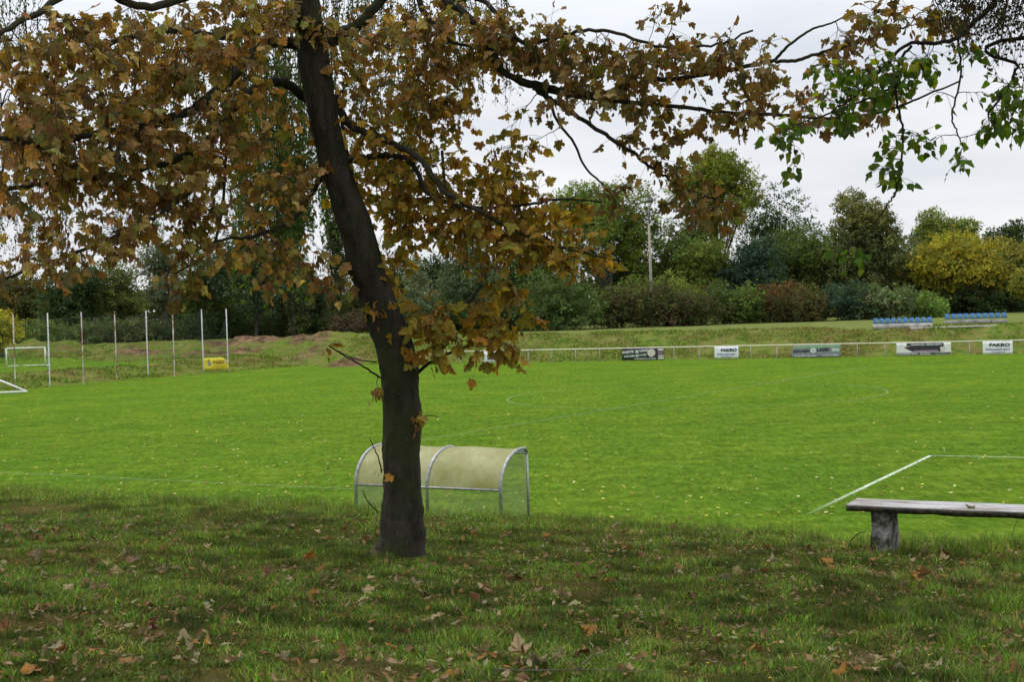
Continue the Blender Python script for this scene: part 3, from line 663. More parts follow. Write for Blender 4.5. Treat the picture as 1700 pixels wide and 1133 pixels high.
# ------------------------------------------------------------------ poplar at the right
def poplar():
    bx, by = 8.2, 9.5; bz = float(terrain(bx, by)); base = np.array([bx, by, bz])
    root = empty('poplar_tree', base, 'tree whose green triangular leaves and bare hanging twigs reach in at the upper right', 'tree')
    c = spline([base - [0, 0, .3], base + [.1, 0, 4], base + [-.2, .2, 8], base + [0, 0, 12]], 8)
    V, Q, T = tube(c, np.linspace(.3, .06, len(c)), 18); mesh_obj('trunk', V, [Q, T], M_BARK, root, smooth=True, loc=base)
    S = Skel(); S.nodes = [(*p, .06) for p in c[10:]]
    k = 9.5 / FPX
    def br(pl, w0, w1, Da, Db, frm=None):
        pts = [P(x, y, d) for (x, y), d in zip(pl, np.linspace(Da, Db, len(pl)))]
        if frm is not None: pts = [frm] + pts
        return S.branch(pts, w0 / 2 * k, w1 / 2 * k, 7, 8, .004)
    o = c[int(np.argmin(abs(c[:, 2] - 6.4)))]
    br([(1740, -50), (1651, 7), (1612, 42), (1587, 63), (1559, 70), (1506, 74), (1470, 109), (1442, 137), (1417, 162), (1380, 185)], 11, 2.5, 9.6, 9.2, o)
    br([(1513, 76), (1495, 99), (1488, 141), (1492, 183), (1499, 219), (1497, 265), (1488, 314), (1474, 339), (1446, 381), (1425, 402)], 5, 2, 9.4, 9.2)
    br([(1590, 64), (1596, 123), (1580, 190), (1590, 222), (1598, 243), (1592, 262)], 4, 1.6, 9.5, 9.4)
    br([(1720, 60), (1690, 110), (1670, 150), (1640, 190)], 8, 3, 9.5, 9.4, o)
    br([(1488, 141), (1400, 180), (1340, 200), (1310, 215)], 4, 2, 9.3, 9.2)
    blobs = [(1305, 222, 30, 22, 9.2, .2, 6), (1325, 268, 14, 10, 9.2, .1, 2), (1385, 150, 40, 45, 9.2, .3, 12), (1360, 112, 18, 12, 9.2, .2, 2), (1450, 130, 45, 45, 9.3, .3, 18), (1520, 120, 45, 35, 9.4, .3, 14), (1400, 205, 30, 20, 9.2, .2, 5),
             (1475, 285, 16, 32, 9.3, .1, 6), (1478, 240, 14, 18, 9.3, .1, 3), (1530, 225, 30, 16, 9.4, .2, 5), (1422, 418, 18, 14, 9.2, .1, 4), (1590, 272, 14, 16, 9.4, .1, 2), (1680, 180, 50, 55, 9.4, .4, 28), (1600, 80, 25, 18, 9.5, .2, 3), (1640, 215, 20, 15, 9.4, .1, 3), (1620, 150, 5, 5, 9.4, .1, 1)]
    e = S.grow(blob_targets(blobs), .0016, .006)
    L = Leaves(POPL); st = S.mb
    pal = [[.075, .14, .016], [.10, .175, .02], [.055, .105, .015], [.15, .20, .02]]
    leaf_cluster(L, e, (5, 9), .10, (.045, .085), pal, droop=.8, upn=.3, stalks=st)
    ye = [q for q in e if q[0][2] > P(1530, 120, 9.4)[2]][:5]
    leaf_cluster(L, ye, (3, 5), .08, (.06, .09), [[.28, .24, .02]], droop=.9, upn=.3)
    # bare fine twigs with buds, upper right corner
    ps = []
    lim = br([(1790, -90), (1700, -50), (1640, -30), (1600, -20)], 14, 5, 9.6, 9.9, o)
    for _ in range(80):
        x = random.uniform(1560, 1720); d = random.uniform(9.0, 10.2); yb = random.uniform(20, 70 + (x - 1560) * .5)
        a = P(x + random.uniform(-30, 40), random.uniform(-60, 5), d); b = P(x, yb, d); mid = (a + b) / 2 + RNG.normal(0, .05, 3)
        cc = spline([a, mid, b], 5); cc[1:-1] += RNG.normal(0, .008, (len(cc) - 2, 3)); S.mb.tube(cc, np.linspace(.004, .0013, len(cc)), 4, False)
        nd = lim; j = int(np.argmin(np.linalg.norm(nd - a, axis=1))); S.mb.tube([nd[j], (nd[j] + a) / 2 + [0, 0, .03], a], [.008, .006, .004], 4, False)
        for _k in range(4):
            q0 = cc[random.randrange(2, len(cc))]; dv = rndunit(1)[0] * .11 + np.array([0, 0, -.07]); S.mb.tube([q0, q0 + dv * .5 + [0, 0, .01], q0 + dv], [.0018, .0014, .001], 3, False)
            ps += [q0 + dv, q0 + dv * .6]
    ps = np.array(ps); n = len(ps); L.add(ps, rndunit(n) * .5 + [0, 0, -1], rndunit(n), RNG.uniform(.018, .032, n), pick([[.06, .055, .02], [.04, .035, .018]], n), (np.full(n, 1.2), np.full(n, .3)))
    L.build('crown', M_POP, root, base)
    n = 420; Tg = np.array([5.6, 4.2, 9.8]) + rndunit(n) * np.array([6, 5.2, 3]) * (RNG.random((n, 1)) ** .35)
    Tg = Tg[~inframe(Tg, 160)]
    e = S.grow(Tg, .003, .02); L2 = Leaves(OVAL); leaf_cluster(L2, e, (9, 14), .35, (.14, .22), pal); L2.build('upper_crown', M_POP, root, base)
    S.mb.build('limbs', M_TWIG, root, smooth=True, loc=base)
poplar()

# ================================================================== background trees
QUAD = (np.array([[0, 0, 0], [.34, .42, .03], [0, 1, 0], [-.34, .45, .03]]), np.array([[0, 1, 2], [0, 2, 3]]))
def bg_tree(name, label, px, top, wpx, D, pal, n=5000, low=.12, shape='round', leaf=.30, lobes=16, group=None, ztrunk=None, cat='tree', dens=1.0):
    X = P(px, 540, D)[0]; bz = float(terrain(X, D)); tp = P(px, top, D); H = tp[2] - bz; W = wpx * D / FPX; X = tp[0]
    base = np.array([X, D, bz]); root = empty(name, base, label, cat, group)
    lo = H * low; hc = H - lo; cen = np.array([0, 0, lo + hc / 2])
    mb = MB(); ls = []; RG = RNG
    tr = max(.05, H * .016)
    if shape != 'shrub' : mb.tube(spline([(0, 0, -.4), (RG.normal(0, .02) * H, 0, H * .35), (RG.normal(0, .03) * H, 0, H * .85)], 5), np.linspace(tr, tr * .2, 11), 8)
    lc = []; lr = []
    for i in range(lobes):
        if shape == 'column':
            f = (i + .5) / lobes; q = np.array([RG.normal(0, .12) * W, RG.normal(0, .12) * W, lo + hc * f]); r = W * .42 * math.sin(math.pi * min(.95, f * .75 + .2)) ** .6; s = np.array([r, r, hc / lobes * 1.6])
        elif shape == 'cone':
            f = ((i + .5) / lobes); a = i * 2.4; rr = W * .36 * (1 - f) ; q = np.array([math.cos(a) * rr, math.sin(a) * rr, lo + hc * f]); r = W * (.30 * (1 - f) + .07); s = np.array([r, r, r * .55])
        else:
            a = RG.random() * 2 * math.pi; u = rndunit(1)[0]
            if i < 2: u *= .2
            k = .74 if shape != 'open' else .80
            q = cen + u * np.array([W / 2, W / 2, hc / 2]) * k * RG.random() ** .25
            if shape == 'shrub': q[2] = abs(q[2] - lo) * .92 + lo * .5
            r = RG.uniform(.20, .36) * (W * 1.2 + hc * .8) / 2 * (1 if shape != 'open' else .66)
            s = np.array([r, r, r * RG.uniform(.7, 1.0)])
        lc.append(q); lr.append(s)
        if shape in ('round', 'open'):
            z0 = min(q[2] * RG.uniform(.35, .75), H * .7)
            mb.tube(spline([(0, 0, z0), (q[0] * .55, q[1] * .55, (z0 + q[2]) / 2), q], 3), np.linspace(tr * .45, tr * .08, 7), 5, False)
        elif shape == 'shrub':
            mb.tube(spline([(q[0] * .2, q[1] * .2, -.2), (q[0] * .6, q[1] * .6, q[2] * .5), q], 3), np.linspace(.05, .015, 7), 5, False)
    mb.build('trunk', M_BARKBG, root, smooth=True)
    lc = np.array(lc); lr = np.array(lr)
    vol = (lr[:, 0] * lr[:, 2]) ; pr = vol / vol.sum(); n = int(n * dens); idx = RG.choice(lobes, n, p=pr)
    # twig sprays: leaves gather in small clumps on each lobe's shell
    nc = max(12, n // 16); cidx = RG.choice(lobes, nc, p=pr); cdir = rndunit(nc); crad = RG.random(nc) ** .33 * RG.uniform(.82, 1.12, nc)
    cp = lc[cidx] + cdir * lr[cidx] * crad[:, None]
    mem = RG.integers(0, nc, n); leaf *= 1.12; n = n; sg = leaf * (.85 if shape != 'open' else .8)
    off = RG.normal(0, 1, (n, 3)) * sg * [1, 1, .8]
    pts = cp[mem] + off
    drop = {'willow': .8}.get(shape, .3)
    yy = cdir[mem] * .8 + rndunit(n) * .8 + [0, 0, -drop * .5]; nn_ = rndunit(n) * .6 + cdir[mem] * 1.1 + [0, 0, .45]
    ok = pts[:, 2] > .02
    # per-clump pigment drift
    colc = pick(pal, nc, .16); lobec = np.exp(RG.normal(0, .12, (lobes, 1)))
    col = np.clip(1.36 * colc[mem] * lobec[cidx[mem]] * np.exp(RG.normal(0, .12, (n, 1))), 0, .8)
    L = Leaves(QUAD); m = ok.sum(); L.add(pts[ok], yy[ok], nn_[ok], RG.uniform(.6, 1.25, m) * leaf, col[ok])
    L.build('crown', M_BG, root)
    return root

YG = [[.135, .165, .022], [.10, .135, .020], [.165, .175, .025]]
MG = [[.075, .11, .028], [.095, .13, .03], [.06, .09, .025]]
DG = [[.035, .058, .02], [.048, .075, .024], [.028, .048, .018]]
BG_ = [[.04, .07, .045], [.05, .085, .05], [.03, .055, .038]]
OL = [[.11, .115, .035], [.13, .135, .04], [.085, .095, .03]]
YE = [[.27, .235, .025], [.22, .21, .028], [.31, .26, .03], [.14, .16, .028]]
RB = [[.14, .065, .028], [.10, .06, .025], [.075, .07, .025]]
GG = [[.11, .135, .075], [.09, .12, .065], [.13, .15, .09]]
FG = [[.10, .17, .035], [.12, .19, .04], [.08, .13, .03]]
T_ = [
 # name,label,px,top,w,D,pal,n,low,shape,leaf,lobes
 ('willow_tree', 'tall light yellowish green tree rising highest above the row, right of the floodlight mast', 1188, 246, 118, 165, YG, 6500, .35, 'open', .30, 20),
 ('willow_tree', 'light green spreading tree left of the floodlight mast, its top above the shrubs', 1000, 300, 165, 160, [[.10, .14, .025], [.08, .12, .025], [.13, .165, .03]], 6500, .28, 'open', .30, 22),
 ('oak_tree', 'dark rounded tree top standing behind the row right of the tallest tree', 1292, 322, 110, 185, DG, 6000, .3, 'round', .32, 16),
 ('willow_tree', 'broad mid green rounded tree below the dark round top', 1322, 352, 120, 165, MG, 8000, .2, 'round', .30, 20),
 ('oak_tree', 'bluish dark green tree between two brighter trees right of the tallest one', 1242, 380, 88, 155, BG_, 6000, .2, 'round', .30, 14),
 ('willow_tree', 'mid green bushy tree directly right of the floodlight mast', 1140, 352, 120, 162, MG, 7500, .2, 'round', .30, 18),
 ('willow_tree', 'bright green tree hanging low in front of the tallest tree', 1168, 385, 80, 157, [[.13, .17, .035], [.10, .14, .03]], 5000, .3, 'round', .28, 12),
 ('willow_tree', 'olive tree with thin spiky upright top branches', 1432, 312, 92, 165, OL, 4200, .3, 'open', .28, 16),
 ('willow_tree', 'wide dull olive tree under the spiky topped one', 1440, 370, 140, 163, [[.085, .10, .035], [.10, .115, .04], [.06, .08, .03]], 8500, .12, 'round', .30, 20),
 ('maple_tree', 'grey green tree left of the golden yellow tree', 1505, 395, 80, 170, [[.07, .09, .04], [.085, .10, .045]], 5000, .2, 'round', .3, 12),
 ('poplar_tree', 'pale green pointed tree peeping over the golden yellow tree', 1575, 342, 88, 180, [[.13, .17, .04], [.15, .19, .05]], 4500, .4, 'open', .3, 12),
 ('maple_tree', 'broad golden yellow tree behind the rows of blue seats', 1590, 362, 150, 160, YE, 9500, .3, 'round', .30, 22),
 ('maple_tree', 'olive green spreading tree beneath the golden yellow one', 1600, 425, 190, 163, [[.10, .105, .03], [.13, .125, .03], [.065, .08, .025]], 10000, .12, 'round', .30, 20),
 ('maple_tree', 'yellowish olive tree at the far right edge of the row', 1690, 388, 95, 162, [[.17, .16, .035], [.13, .13, .03]], 6500, .2, 'round', .3, 14),
 ('maple_tree', 'yellow leaved small tree cut by the right edge behind the seats', 1706, 440, 50, 150, [[.20, .19, .03], [.15, .16, .03]], 2500, .2, 'round', .28, 8),
 ('oak_tree', 'far dark tree on the skyline right of the golden tree, left one of two', 1658, 372, 30, 300, DG, 1500, .3, 'round', .6, 8),
 ('oak_tree', 'far dark tree on the skyline right of the golden tree, right one of two', 1682, 366, 34, 300, DG, 1500, .3, 'round', .6, 8),
 ('oak_tree', 'dense green tree behind the tall willow shrub left of the mast', 905, 400, 120, 165, MG, 7000, .2, 'round', .3, 16),
 ('oak_tree', 'dark tree filling the gap below the spreading tree left of the mast', 1040, 405, 110, 168, DG, 6500, .1, 'round', .3, 14),
 ('oak_tree', 'dark green tree at the back between bluish tree and spiky tree', 1385, 410, 90, 170, DG, 5500, .1, 'round', .3, 14),
 ('willow_tree', 'grey green feathery tree right of the maple trunk', 775, 362, 130, 150, [[.075, .10, .05], [.09, .12, .06], [.06, .085, .045]], 8000, .14, 'cone', .26, 26),
 ('pine_tree', 'small silvery grey green tree just right of the maple trunk', 692, 432, 66, 140, GG, 3000, .25, 'cone', .22, 16),
 ('oak_tree', 'dark tree behind the small silvery tree', 715, 400, 110, 168, DG, 6500, .05, 'round', .3, 14),
 ('oak_tree', 'dark green tree behind the feathery grey green one', 830, 420, 110, 168, DG, 6000, .05, 'round', .3, 14),
 ('oak_tree', 'brownish green tree at the left end of the far row', 40, 468, 90, 165, [[.10, .085, .03], [.07, .08, .03]], 5000, .15, 'round', .3, 14),
 ('oak_tree', 'dark green round tree behind the ball stop posts at left', 122, 455, 90, 158, DG, 6500, .25, 'round', .28, 16),
 ('oak_tree', 'olive round tree behind the third and fourth ball stop posts', 200, 450, 90, 164, [[.095, .11, .03], [.08, .10, .03]], 5500, .3, 'round', .28, 16),
 ('poplar_tree', 'pale loose silvery tree rising above the left tree row', 266, 385, 72, 150, GG, 2700, .3, 'open', .24, 22),
 ('oak_tree', 'leafy green tree behind the right end of the ball stop fence', 340, 425, 100, 158, MG, 6500, .15, 'round', .28, 16),
 ('pine_tree', 'dark broad pine with bare pale lower trunk behind the yellow banner', 418, 392, 130, 152, [[.035, .055, .028], [.05, .072, .036], [.028, .045, .022]], 8500, .22, 'round', .26, 22),
 ('poplar_tree', 'tall dark columnar poplar left of the maple trunk, the taller of two', 478, 235, 46, 150, [[.045, .06, .025], [.06, .08, .03]], 6500, .05, 'column', .26, 24),
 ('poplar_tree', 'dark columnar poplar close to the maple trunk, the shorter of two', 553, 300, 34, 150, [[.045, .06, .025], [.06, .08, .03]], 4500, .05, 'column', .26, 22),
 ('oak_tree', 'dark green tree between the two columnar poplars', 515, 440, 70, 158, [[.06, .085, .03], [.05, .07, .03]], 4500, .05, 'round', .26, 14),
 ('oak_tree', 'low olive tree seen left of the maple trunk at the bank corner', 598, 472, 80, 155, [[.08, .095, .03], [.10, .11, .035]], 4800, .05, 'round', .26, 14),
 ('oak_tree', 'dark tree directly behind the maple trunk', 655, 440, 80, 165, DG, 5000, .05, 'round', .28, 14),
]
for a in T_:
    a = list(a); a[7] = int(a[7] * 2.5)
    a[3] -= 8 + (12 if a[2] < 420 else 0)
    if a[9] == 'open': a[4] *= 1.22; a[7] = int(a[7] * 1.5)
    if a[9] == 'round' and a[5] < 200: a[8] *= .35; a[4] *= 1.12
    bg_tree(*a, group='trees along the far side')
S_ = [
 ('broad dense green shrub at the bank top left of the mast', 925, 452, 120, 138, [[.06, .095, .03], [.075, .115, .035]], 7500),
 ('dark brownish green shrub between the big dense shrub and the mast', 1025, 468, 80, 140, [[.055, .06, .025], [.07, .07, .025]], 4500),
 ('light green bush just left of the mast foot', 1072, 428, 90, 146, [[.09, .125, .03], [.11, .15, .035]], 5000),
 ('bush with a yellow green crown right of the mast foot', 1128, 446, 84, 144, [[.16, .19, .035], [.12, .15, .03]], 4500),
 ('dark low bramble shrub in front of the yellow green bush', 1125, 482, 110, 139, [[.045, .06, .022], [.06, .075, .026], [.08, .06, .03]], 6000),
 ('green shrub right of the dark bramble', 1205, 470, 60, 143, [[.07, .11, .03], [.06, .09, .03]], 3500),
 ('leafy green shrub left of the reddish brown one', 1245, 478, 58, 142, [[.07, .11, .028], [.09, .13, .03]], 3500),
 ('reddish brown topped shrub in the middle of the bank top', 1296, 460, 72, 143, RB, 4500),
 ('low dark olive shrub in front of the reddish brown one', 1320, 486, 90, 141, [[.06, .065, .025], [.08, .075, .026]], 4500),
 ('bluish green shrub right of the reddish brown one', 1402, 468, 84, 142, BG_ + [[.07, .10, .05]], 5500),
 ('grey green shrub with pale arching tips left of the blue seats', 1468, 476, 80, 141, [[.10, .13, .06], [.12, .15, .07], [.07, .10, .04]], 5000),
 ('small bright green bush behind the gap between the seat rows', 1537, 488, 52, 142, FG, 3000),
 ('dark undergrowth shrub behind the right seat row', 1610, 478, 110, 158, DG, 4500),
 ('dark undergrowth shrub at the right edge behind the seats', 1690, 474, 80, 158, DG, 4000),
 ('dark shrub behind the low maple twigs', 830, 492, 100, 142, DG, 5000),
 ('dull green shrub right of the small silvery tree', 745, 500, 80, 146, DG, 4000),
 ('yellow leaved shrub at the left edge behind the ball stop posts', 0, 508, 40, 128, [[.30, .27, .02], [.24, .24, .03]], 2500),
 ('low hedge like shrub behind the left training goal', 60, 540, 110, 150, MG, 4500),
 ('low green shrub behind the second and third ball stop posts', 150, 542, 90, 150, [[.06, .09, .03], [.08, .10, .035]], 4000),
 ('low dull green shrub behind the middle of the ball stop fence', 215, 536, 80, 151, [[.07, .09, .035], [.09, .11, .04]], 4000),
 ('low green shrub below the pale silvery tree', 280, 545, 90, 152, [[.05, .075, .028], [.07, .09, .03]], 4000),
 ('dark low shrub behind the rightmost ball stop posts', 350, 520, 100, 156, DG, 5000),
 ('dark low shrub under the broad pine', 440, 525, 120, 160, DG, 5000),
 ('brown twiggy scrub at the bank corner left of the maple trunk', 590, 522, 70, 148, [[.10, .065, .045], [.075, .055, .035], [.06, .06, .03]], 3500),
 ('dark undergrowth shrub between the columnar poplars', 515, 520, 90, 156, DG, 4500),
 ('dark undergrowth shrub behind the maple trunk', 665, 515, 90, 156, DG, 4500),
]
for lb, px, top, w_, D, pal, n in S_: bg_tree('shrub', lb, px, top, w_ * 1.38, D, pal, int(n * 2.1), .0, 'shrub', .24, 16, group='shrubs along the far bank', cat='shrub')

def woodland():
    # the wood's interior far behind the tree rows: one unbroken mass
    n = 60000; X = RNG.uniform(-110, 110, n); Y = 186 + RNG.uniform(0, 14, n) + (fbm(X * .1, X * 0, 2) - .5) * 8
    top = 4.0 + 4.0 * fbm(X * .12 + 5, X * 0 + 3, 4) + 1.5 * ss(X, -10, 30); z = RNG.random(n) ** .8 * top
    L = Leaves(QUAD); L.add(np.stack([X, Y, terrain(X, Y) + z], -1), rndunit(n), rndunit(n), RNG.uniform(.5, 1.0, n), pick([[.06, .085, .028], [.05, .07, .025], [.09, .10, .035]], n, .25))
    o = L.build('woodland', M_BG, None); tag(o, 'dark wood far behind the tree rows', 'woodland', kind='stuff')
woodland()
# ================================================================== far rail, banners
def railpt(px):
    r = ray(px, 0)[:2]; A = np.array([[r[0], -RD[0]], [r[1], -RD[1]]]); s = np.linalg.solve(A, R0); q = R0 + RD * s[1]; return q, s[1]
RAILH = 1.06
def build_rail():
    a, s0 = railpt(665); b, s1 = railpt(1790); z = 0
    root = empty('railing', (a[0], a[1], 0), 'long white tubular barrier rail on thin posts along the far touchline', 'railing')
    mb = MB(); mb.tube([(a[0], a[1], RAILH), (b[0], b[1], RAILH)], .04, 8); mb.build('rail', surf('cream_rail', (.74, .70, .56), (.6, .56, .44), 1.2, .6), root, loc=(a[0], a[1], 0))
    s = s0 + .2; me = None; mp_ = surf('grey_post', (.36, .36, .32), (.24, .24, .21), 2, .7)
    while s < s1:
        q = R0 + RD * s; 
        if me is None:
            m = MB(); m.tube([(0, 0, -.3), (0, 0, RAILH - .03)], .030, 8); o = m.build('post', mp_, root); me = o
        else:
            o = me.copy(); COL.objects.link(o); o.parent = root
        o.location = (q[0] - a[0], q[1] - a[1], 0); s += 2.02
build_rail()

_fonts = {}
def text_mesh(body, size, bold=True, sx=1.0, extr=.004):
    cu = bpy.data.curves.new('lettering', 'FONT'); cu.body = body; cu.size = size; cu.align_x = 'LEFT'; cu.extrude = extr
    if bold: cu.offset = size * .045
    o = bpy.data.objects.new('lettering', cu); COL.objects.link(o)
    dg = bpy.context.evaluated_depsgraph_get(); dg.update(); me = bpy.data.meshes.new_from_object(o.evaluated_get(dg))
    bpy.data.objects.remove(o); 
    for v in me.vertices: v.co.x *= sx
    return me
def plain(name, c, rough=.6, var=.85):
    return surf(name, c, tuple(x * var for x in c), 3, rough, 0, .03)
class Board:
    """banner in its own frame: x along, z up, facing -y"""
    def __init__(s, name, label, a, b, z0, h, mat, cat='banner', group='advertising banners on the railing', off=.06, tear=None):
        a = np.array(a[:2]); b = np.array(b[:2]); d = (b - a); s.w = np.linalg.norm(d); d /= s.w; n = np.array([d[1], -d[0]]); o = a + n * off
        s.h = h; s.root = empty(name, (o[0], o[1], z0), label, cat, group, math.atan2(d[1], d[0]))
        nx, nz = 24, 6; xs = np.linspace(0, s.w, nx); zs = np.linspace(0, h, nz); V = []; s.sag = lambda x, z: .012 * math.sin(x * 5 + z * 3)
        for side in (0, -.008):
            for x in xs:
                top = h
                if tear: top = tear(x / s.w) * h
                for z in zs: V.append((x, side + s.sag(x, z), z / h * top if tear else z))
        V = np.array(V); m = nx * nz; i = np.arange(nx - 1)[:, None] * nz; j = np.arange(nz - 1)[None, :]
        q = np.stack([i + j, i + nz + j, i + nz + j + 1, i + j + 1], -1).reshape(-1, 4)
        Q = np.vstack([q[:, ::-1] , q + m])
        # rim
        ring = [k * nz for k in range(nx)] + [(nx - 1) * nz + k for k in range(1, nz)] + [k * nz + nz - 1 for k in range(nx - 2, -1, -1)] + [k for k in range(nz - 2, 0, -1)]
        R = [[ring[k], ring[(k + 1) % len(ring)], ring[(k + 1) % len(ring)] + m, ring[k] + m] for k in range(len(ring))]
        mesh_obj('sheet', V, [Q, np.array(R)], mat, s.root, smooth=False)
        s.k = 0
    def panel(s, name, mat, pts, lift=0):
        s.k += 1; y = -.026 - lift * .003
        n = len(pts); V = [(x, y, z) for x, z in pts] + [(x, y + .002, z) for x, z in pts]
        me = bpy.data.meshes.new(name); me.from_pydata(V, [], [list(range(n))] + [list(range(n, 2 * n))[::-1]] + [[i, i + n, (i + 1) % n + n, (i + 1) % n] for i in range(n)]); me.materials.append(mat)
        o = bpy.data.objects.new(name, me); COL.objects.link(o); o.parent = s.root; return o
    def text(s, body, x, z, wd, ht, mat, rot=0, lift=3, name='lettering'):
        me = text_mesh(body, 1.0); xs = [v.co.x for v in me.vertices]; ys = [v.co.y for v in me.vertices]
        x0, x1, y0, y1 = min(xs), max(xs), min(ys), max(ys)
        ca, sa = math.cos(rot), math.sin(rot)
        for v in me.vertices:
            a = (v.co.x - x0) / (x1 - x0) * wd; b = (v.co.y - y0) / (y1 - y0) * ht; t = v.co.z
            v.co = (x + a * ca - b * sa, -.026 - lift * .003 - t * .5, z + a * sa + b * ca)
        me.materials.clear(); me.materials.append(mat)
        o = bpy.data.objects.new(name, me); COL.objects.link(o); o.parent = s.root; return o
    def disc(s, name, mat, cx, cz, r, lift=1, n=28, sq=1.0):
        return s.panel(name, mat, [(cx + r * math.cos(t) * sq, cz + r * math.sin(t)) for t in np.arange(n) * 2 * math.pi / n], lift)
MW = plain('banner_white', (.80, .82, .84)); MK = plain('banner_ink', (.02, .03, .05)); MBK = plain('banner_black', (.035, .035, .04)); MBL = plain('banner_blue', (.07, .10, .28)); MLW = plain('print_white', (.75, .76, .74))
MGR = plain('banner_pale_green', (.26, .42, .25)); MGY = plain('banner_grey', (.24, .25, .27)); MGR2 = plain('print_mint', (.50, .62, .52)); MBE = plain('print_beige', (.62, .58, .50)); MPU = plain('print_mauve', (.30, .20, .27)); MYL = plain('banner_yellow', (.72, .62, .05)); MOR = plain('print_ochre', (.35, .17, .02)); MSK = plain('print_rose', (.55, .36, .34))
def banners():
    def rp(a, b): return railpt(a)[0], railpt(b)[0]
    a, b = rp(1171, 1211)
    B = Board('advertising_banner', 'white banner reading FAKRO, the one between the two dark banners', a, b, .10, .92, MW); w_, h = B.w, B.h
    B.text('FAKRO', w_ * .27, h * .57, w_ * .66, h * .27, MK); B.text('Wohndachfenster', w_ * .09, h * .29, w_ * .84, h * .13, MBL); B.text('www.fakro.de', w_ * .28, h * .12, w_ * .46, h * .09, MBL)
    a, b = rp(1619, 1669)
    B = Board('advertising_banner', 'white banner reading FAKRO, nearest the right edge of the photo', a, b, .06, .95, MW); w_, h = B.w, B.h
    B.text('FAKRO', w_ * .22, h * .59, w_ * .69, h * .27, MK); B.text('Wohndachfenster', w_ * .08, h * .32, w_ * .84, h * .13, MBL); B.text('www.fakro.de', w_ * .28, h * .12, w_ * .46, h * .09, MBL)
    a, b = rp(786, 837)
    B = Board('advertising_banner', 'white banner with blue letters ending in ISE, partly hidden by a hanging maple leaf', a, b, .10, .9, MW); w_, h = B.w, B.h
    B.text('REISE', w_ * .22, h * .20, w_ * .68, h * .34, MBL); B.text('LANDHAUS', w_ * .30, h * .64, w_ * .58, h * .16, MBL)
    a, b = rp(1016, 1087)
    B = Board('advertising_banner', 'black banner reading ELEKTRO LAND with a large pale ball', a, b, .08, .95, MBK); w_, h = B.w, B.h
    sl = .055
    B.text('ELEKTR', w_ * .02, h * .58, w_ * .28, h * .19, MLW, sl); B.disc('round_emblem', MLW, w_ * .365, h * .72, h * .145, 2); B.disc('emblem_centre', MGR, w_ * .365, h * .72, h * .08, 4); B.text('LAND', w_ * .43, h * .69, w_ * .195, h * .20, MLW, sl)
    B.text('KÜCHEN', w_ * .06, h * .24, w_ * .26, h * .19, MGR2, sl); B.disc('round_emblem', MGR2, w_ * .365, h * .37, h * .125, 2); B.disc('emblem_centre', MGR, w_ * .365, h * .37, h * .06, 4); B.text('LAND', w_ * .42, h * .34, w_ * .165, h * .17, MGR2, sl)
    B.disc('printed_ball', MBE, w_ * .70, h * .60, h * .34, 2)
    B.text('elektroland', w_ * .29, h * .07, w_ * .25, h * .09, MLW, .02); B.text('kuechenland', w_ * .56, h * .07, w_ * .24, h * .09, MLW, .02)
    for i, m in enumerate((MLW, MBE, MPU, MPU, MLW)): B.panel('printed_patch', m, [(w_ * .855, h * (.08 + i * .18)), (w_ * .985, h * (.08 + i * .18)), (w_ * .985, h * (.20 + i * .18)), (w_ * .855, h * (.20 + i * .18))], 2)
    a, b = rp(1300, 1382)
    B = Board('advertising_banner', 'grey and pale green banner reading KÜCHEN LAND, its left edge sagging', a, b, .06, .98, MGY, tear=lambda u: min(1, .55 + u * 7)); w_, h = B.w, B.h
    B.panel('green_strip', MGR, [(w_ * .09, h * .72), (w_ * .995, h * .78), (w_ * .995, h * .985), (w_ * .09, h * .985)], 0)
    B.text('KÜCHEN', w_ * .03, h * .38, w_ * .33, h * .24, MK, .03); B.disc('round_emblem', MLW, w_ * .44, h * .54, h * .20, 2); B.disc('emblem_centre', MGR, w_ * .44, h * .54, h * .08, 4); B.text('LAND', w_ * .52, h * .46, w_ * .25, h * .24, MK, .03)
    B.text('kuechenland elektroland', w_ * .06, h * .08, w_ * .44, h * .10, MLW); B.text('www.kuechenland.de', w_ * .62, h * .10, w_ * .34, h * .10, MLW); B.panel('pale_patch', MGR2, [(w_ * .82, h * .45), (w_ * .97, h * .45), (w_ * .97, h * .70), (w_ * .82, h * .70)], 2)
    a, b = rp(1475, 1566)
    B = Board('advertising_banner', 'white and black picture banner with a dark middle field and text bar below', a, b, .08, .94, MLW); w_, h = B.w, B.h
    B.panel('dark_field', MBK, [(w_ * .14, h * .62), (w_ * .30, h * .28), (w_ * .80, h * .26), (w_ * .88, h * .62), (w_ * .86, h * .97), (w_ * .19, h * .97), (w_ * .19, h * .78)], 0)
    B.panel('mauve_field', MPU, [(w_ * .30, h * .285), (w_ * .78, h * .27), (w_ * .75, h * .42), (w_ * .34, h * .40)], 2)
    B.panel('printed_hand', MSK, [(w_ * .12, h * .60), (w_ * .20, h * .76), (w_ * .27, h * .74), (w_ * .16, h * .62)], 3); B.panel('printed_hand', MBE, [(w_ * .81, h * .27), (w_ * .80, h * .62), (w_ * .86, h * .70), (w_ * .92, h * .55), (w_ * .88, h * .30)], 3)
    B.text('PANORAMA, VISION GMBH', w_ * .27, h * .77, w_ * .56, h * .13, MLW)
    B.panel('text_bar', MBK, [(w_ * .01, h * .03), (w_ * .99, h * .05), (w_ * .99, h * .22), (w_ * .01, h * .20)], 2); B.text('PANORAMA VISION', w_ * .03, h * .07, w_ * .36, h * .09, MLW, lift=5); B.text('GLASBAU', w_ * .43, h * .07, w_ * .2, h * .09, MLW, lift=5); B.text('www.panorama.de', w_ * .68, h * .09, w_ * .28, h * .07, MGR2, lift=5)
banners()

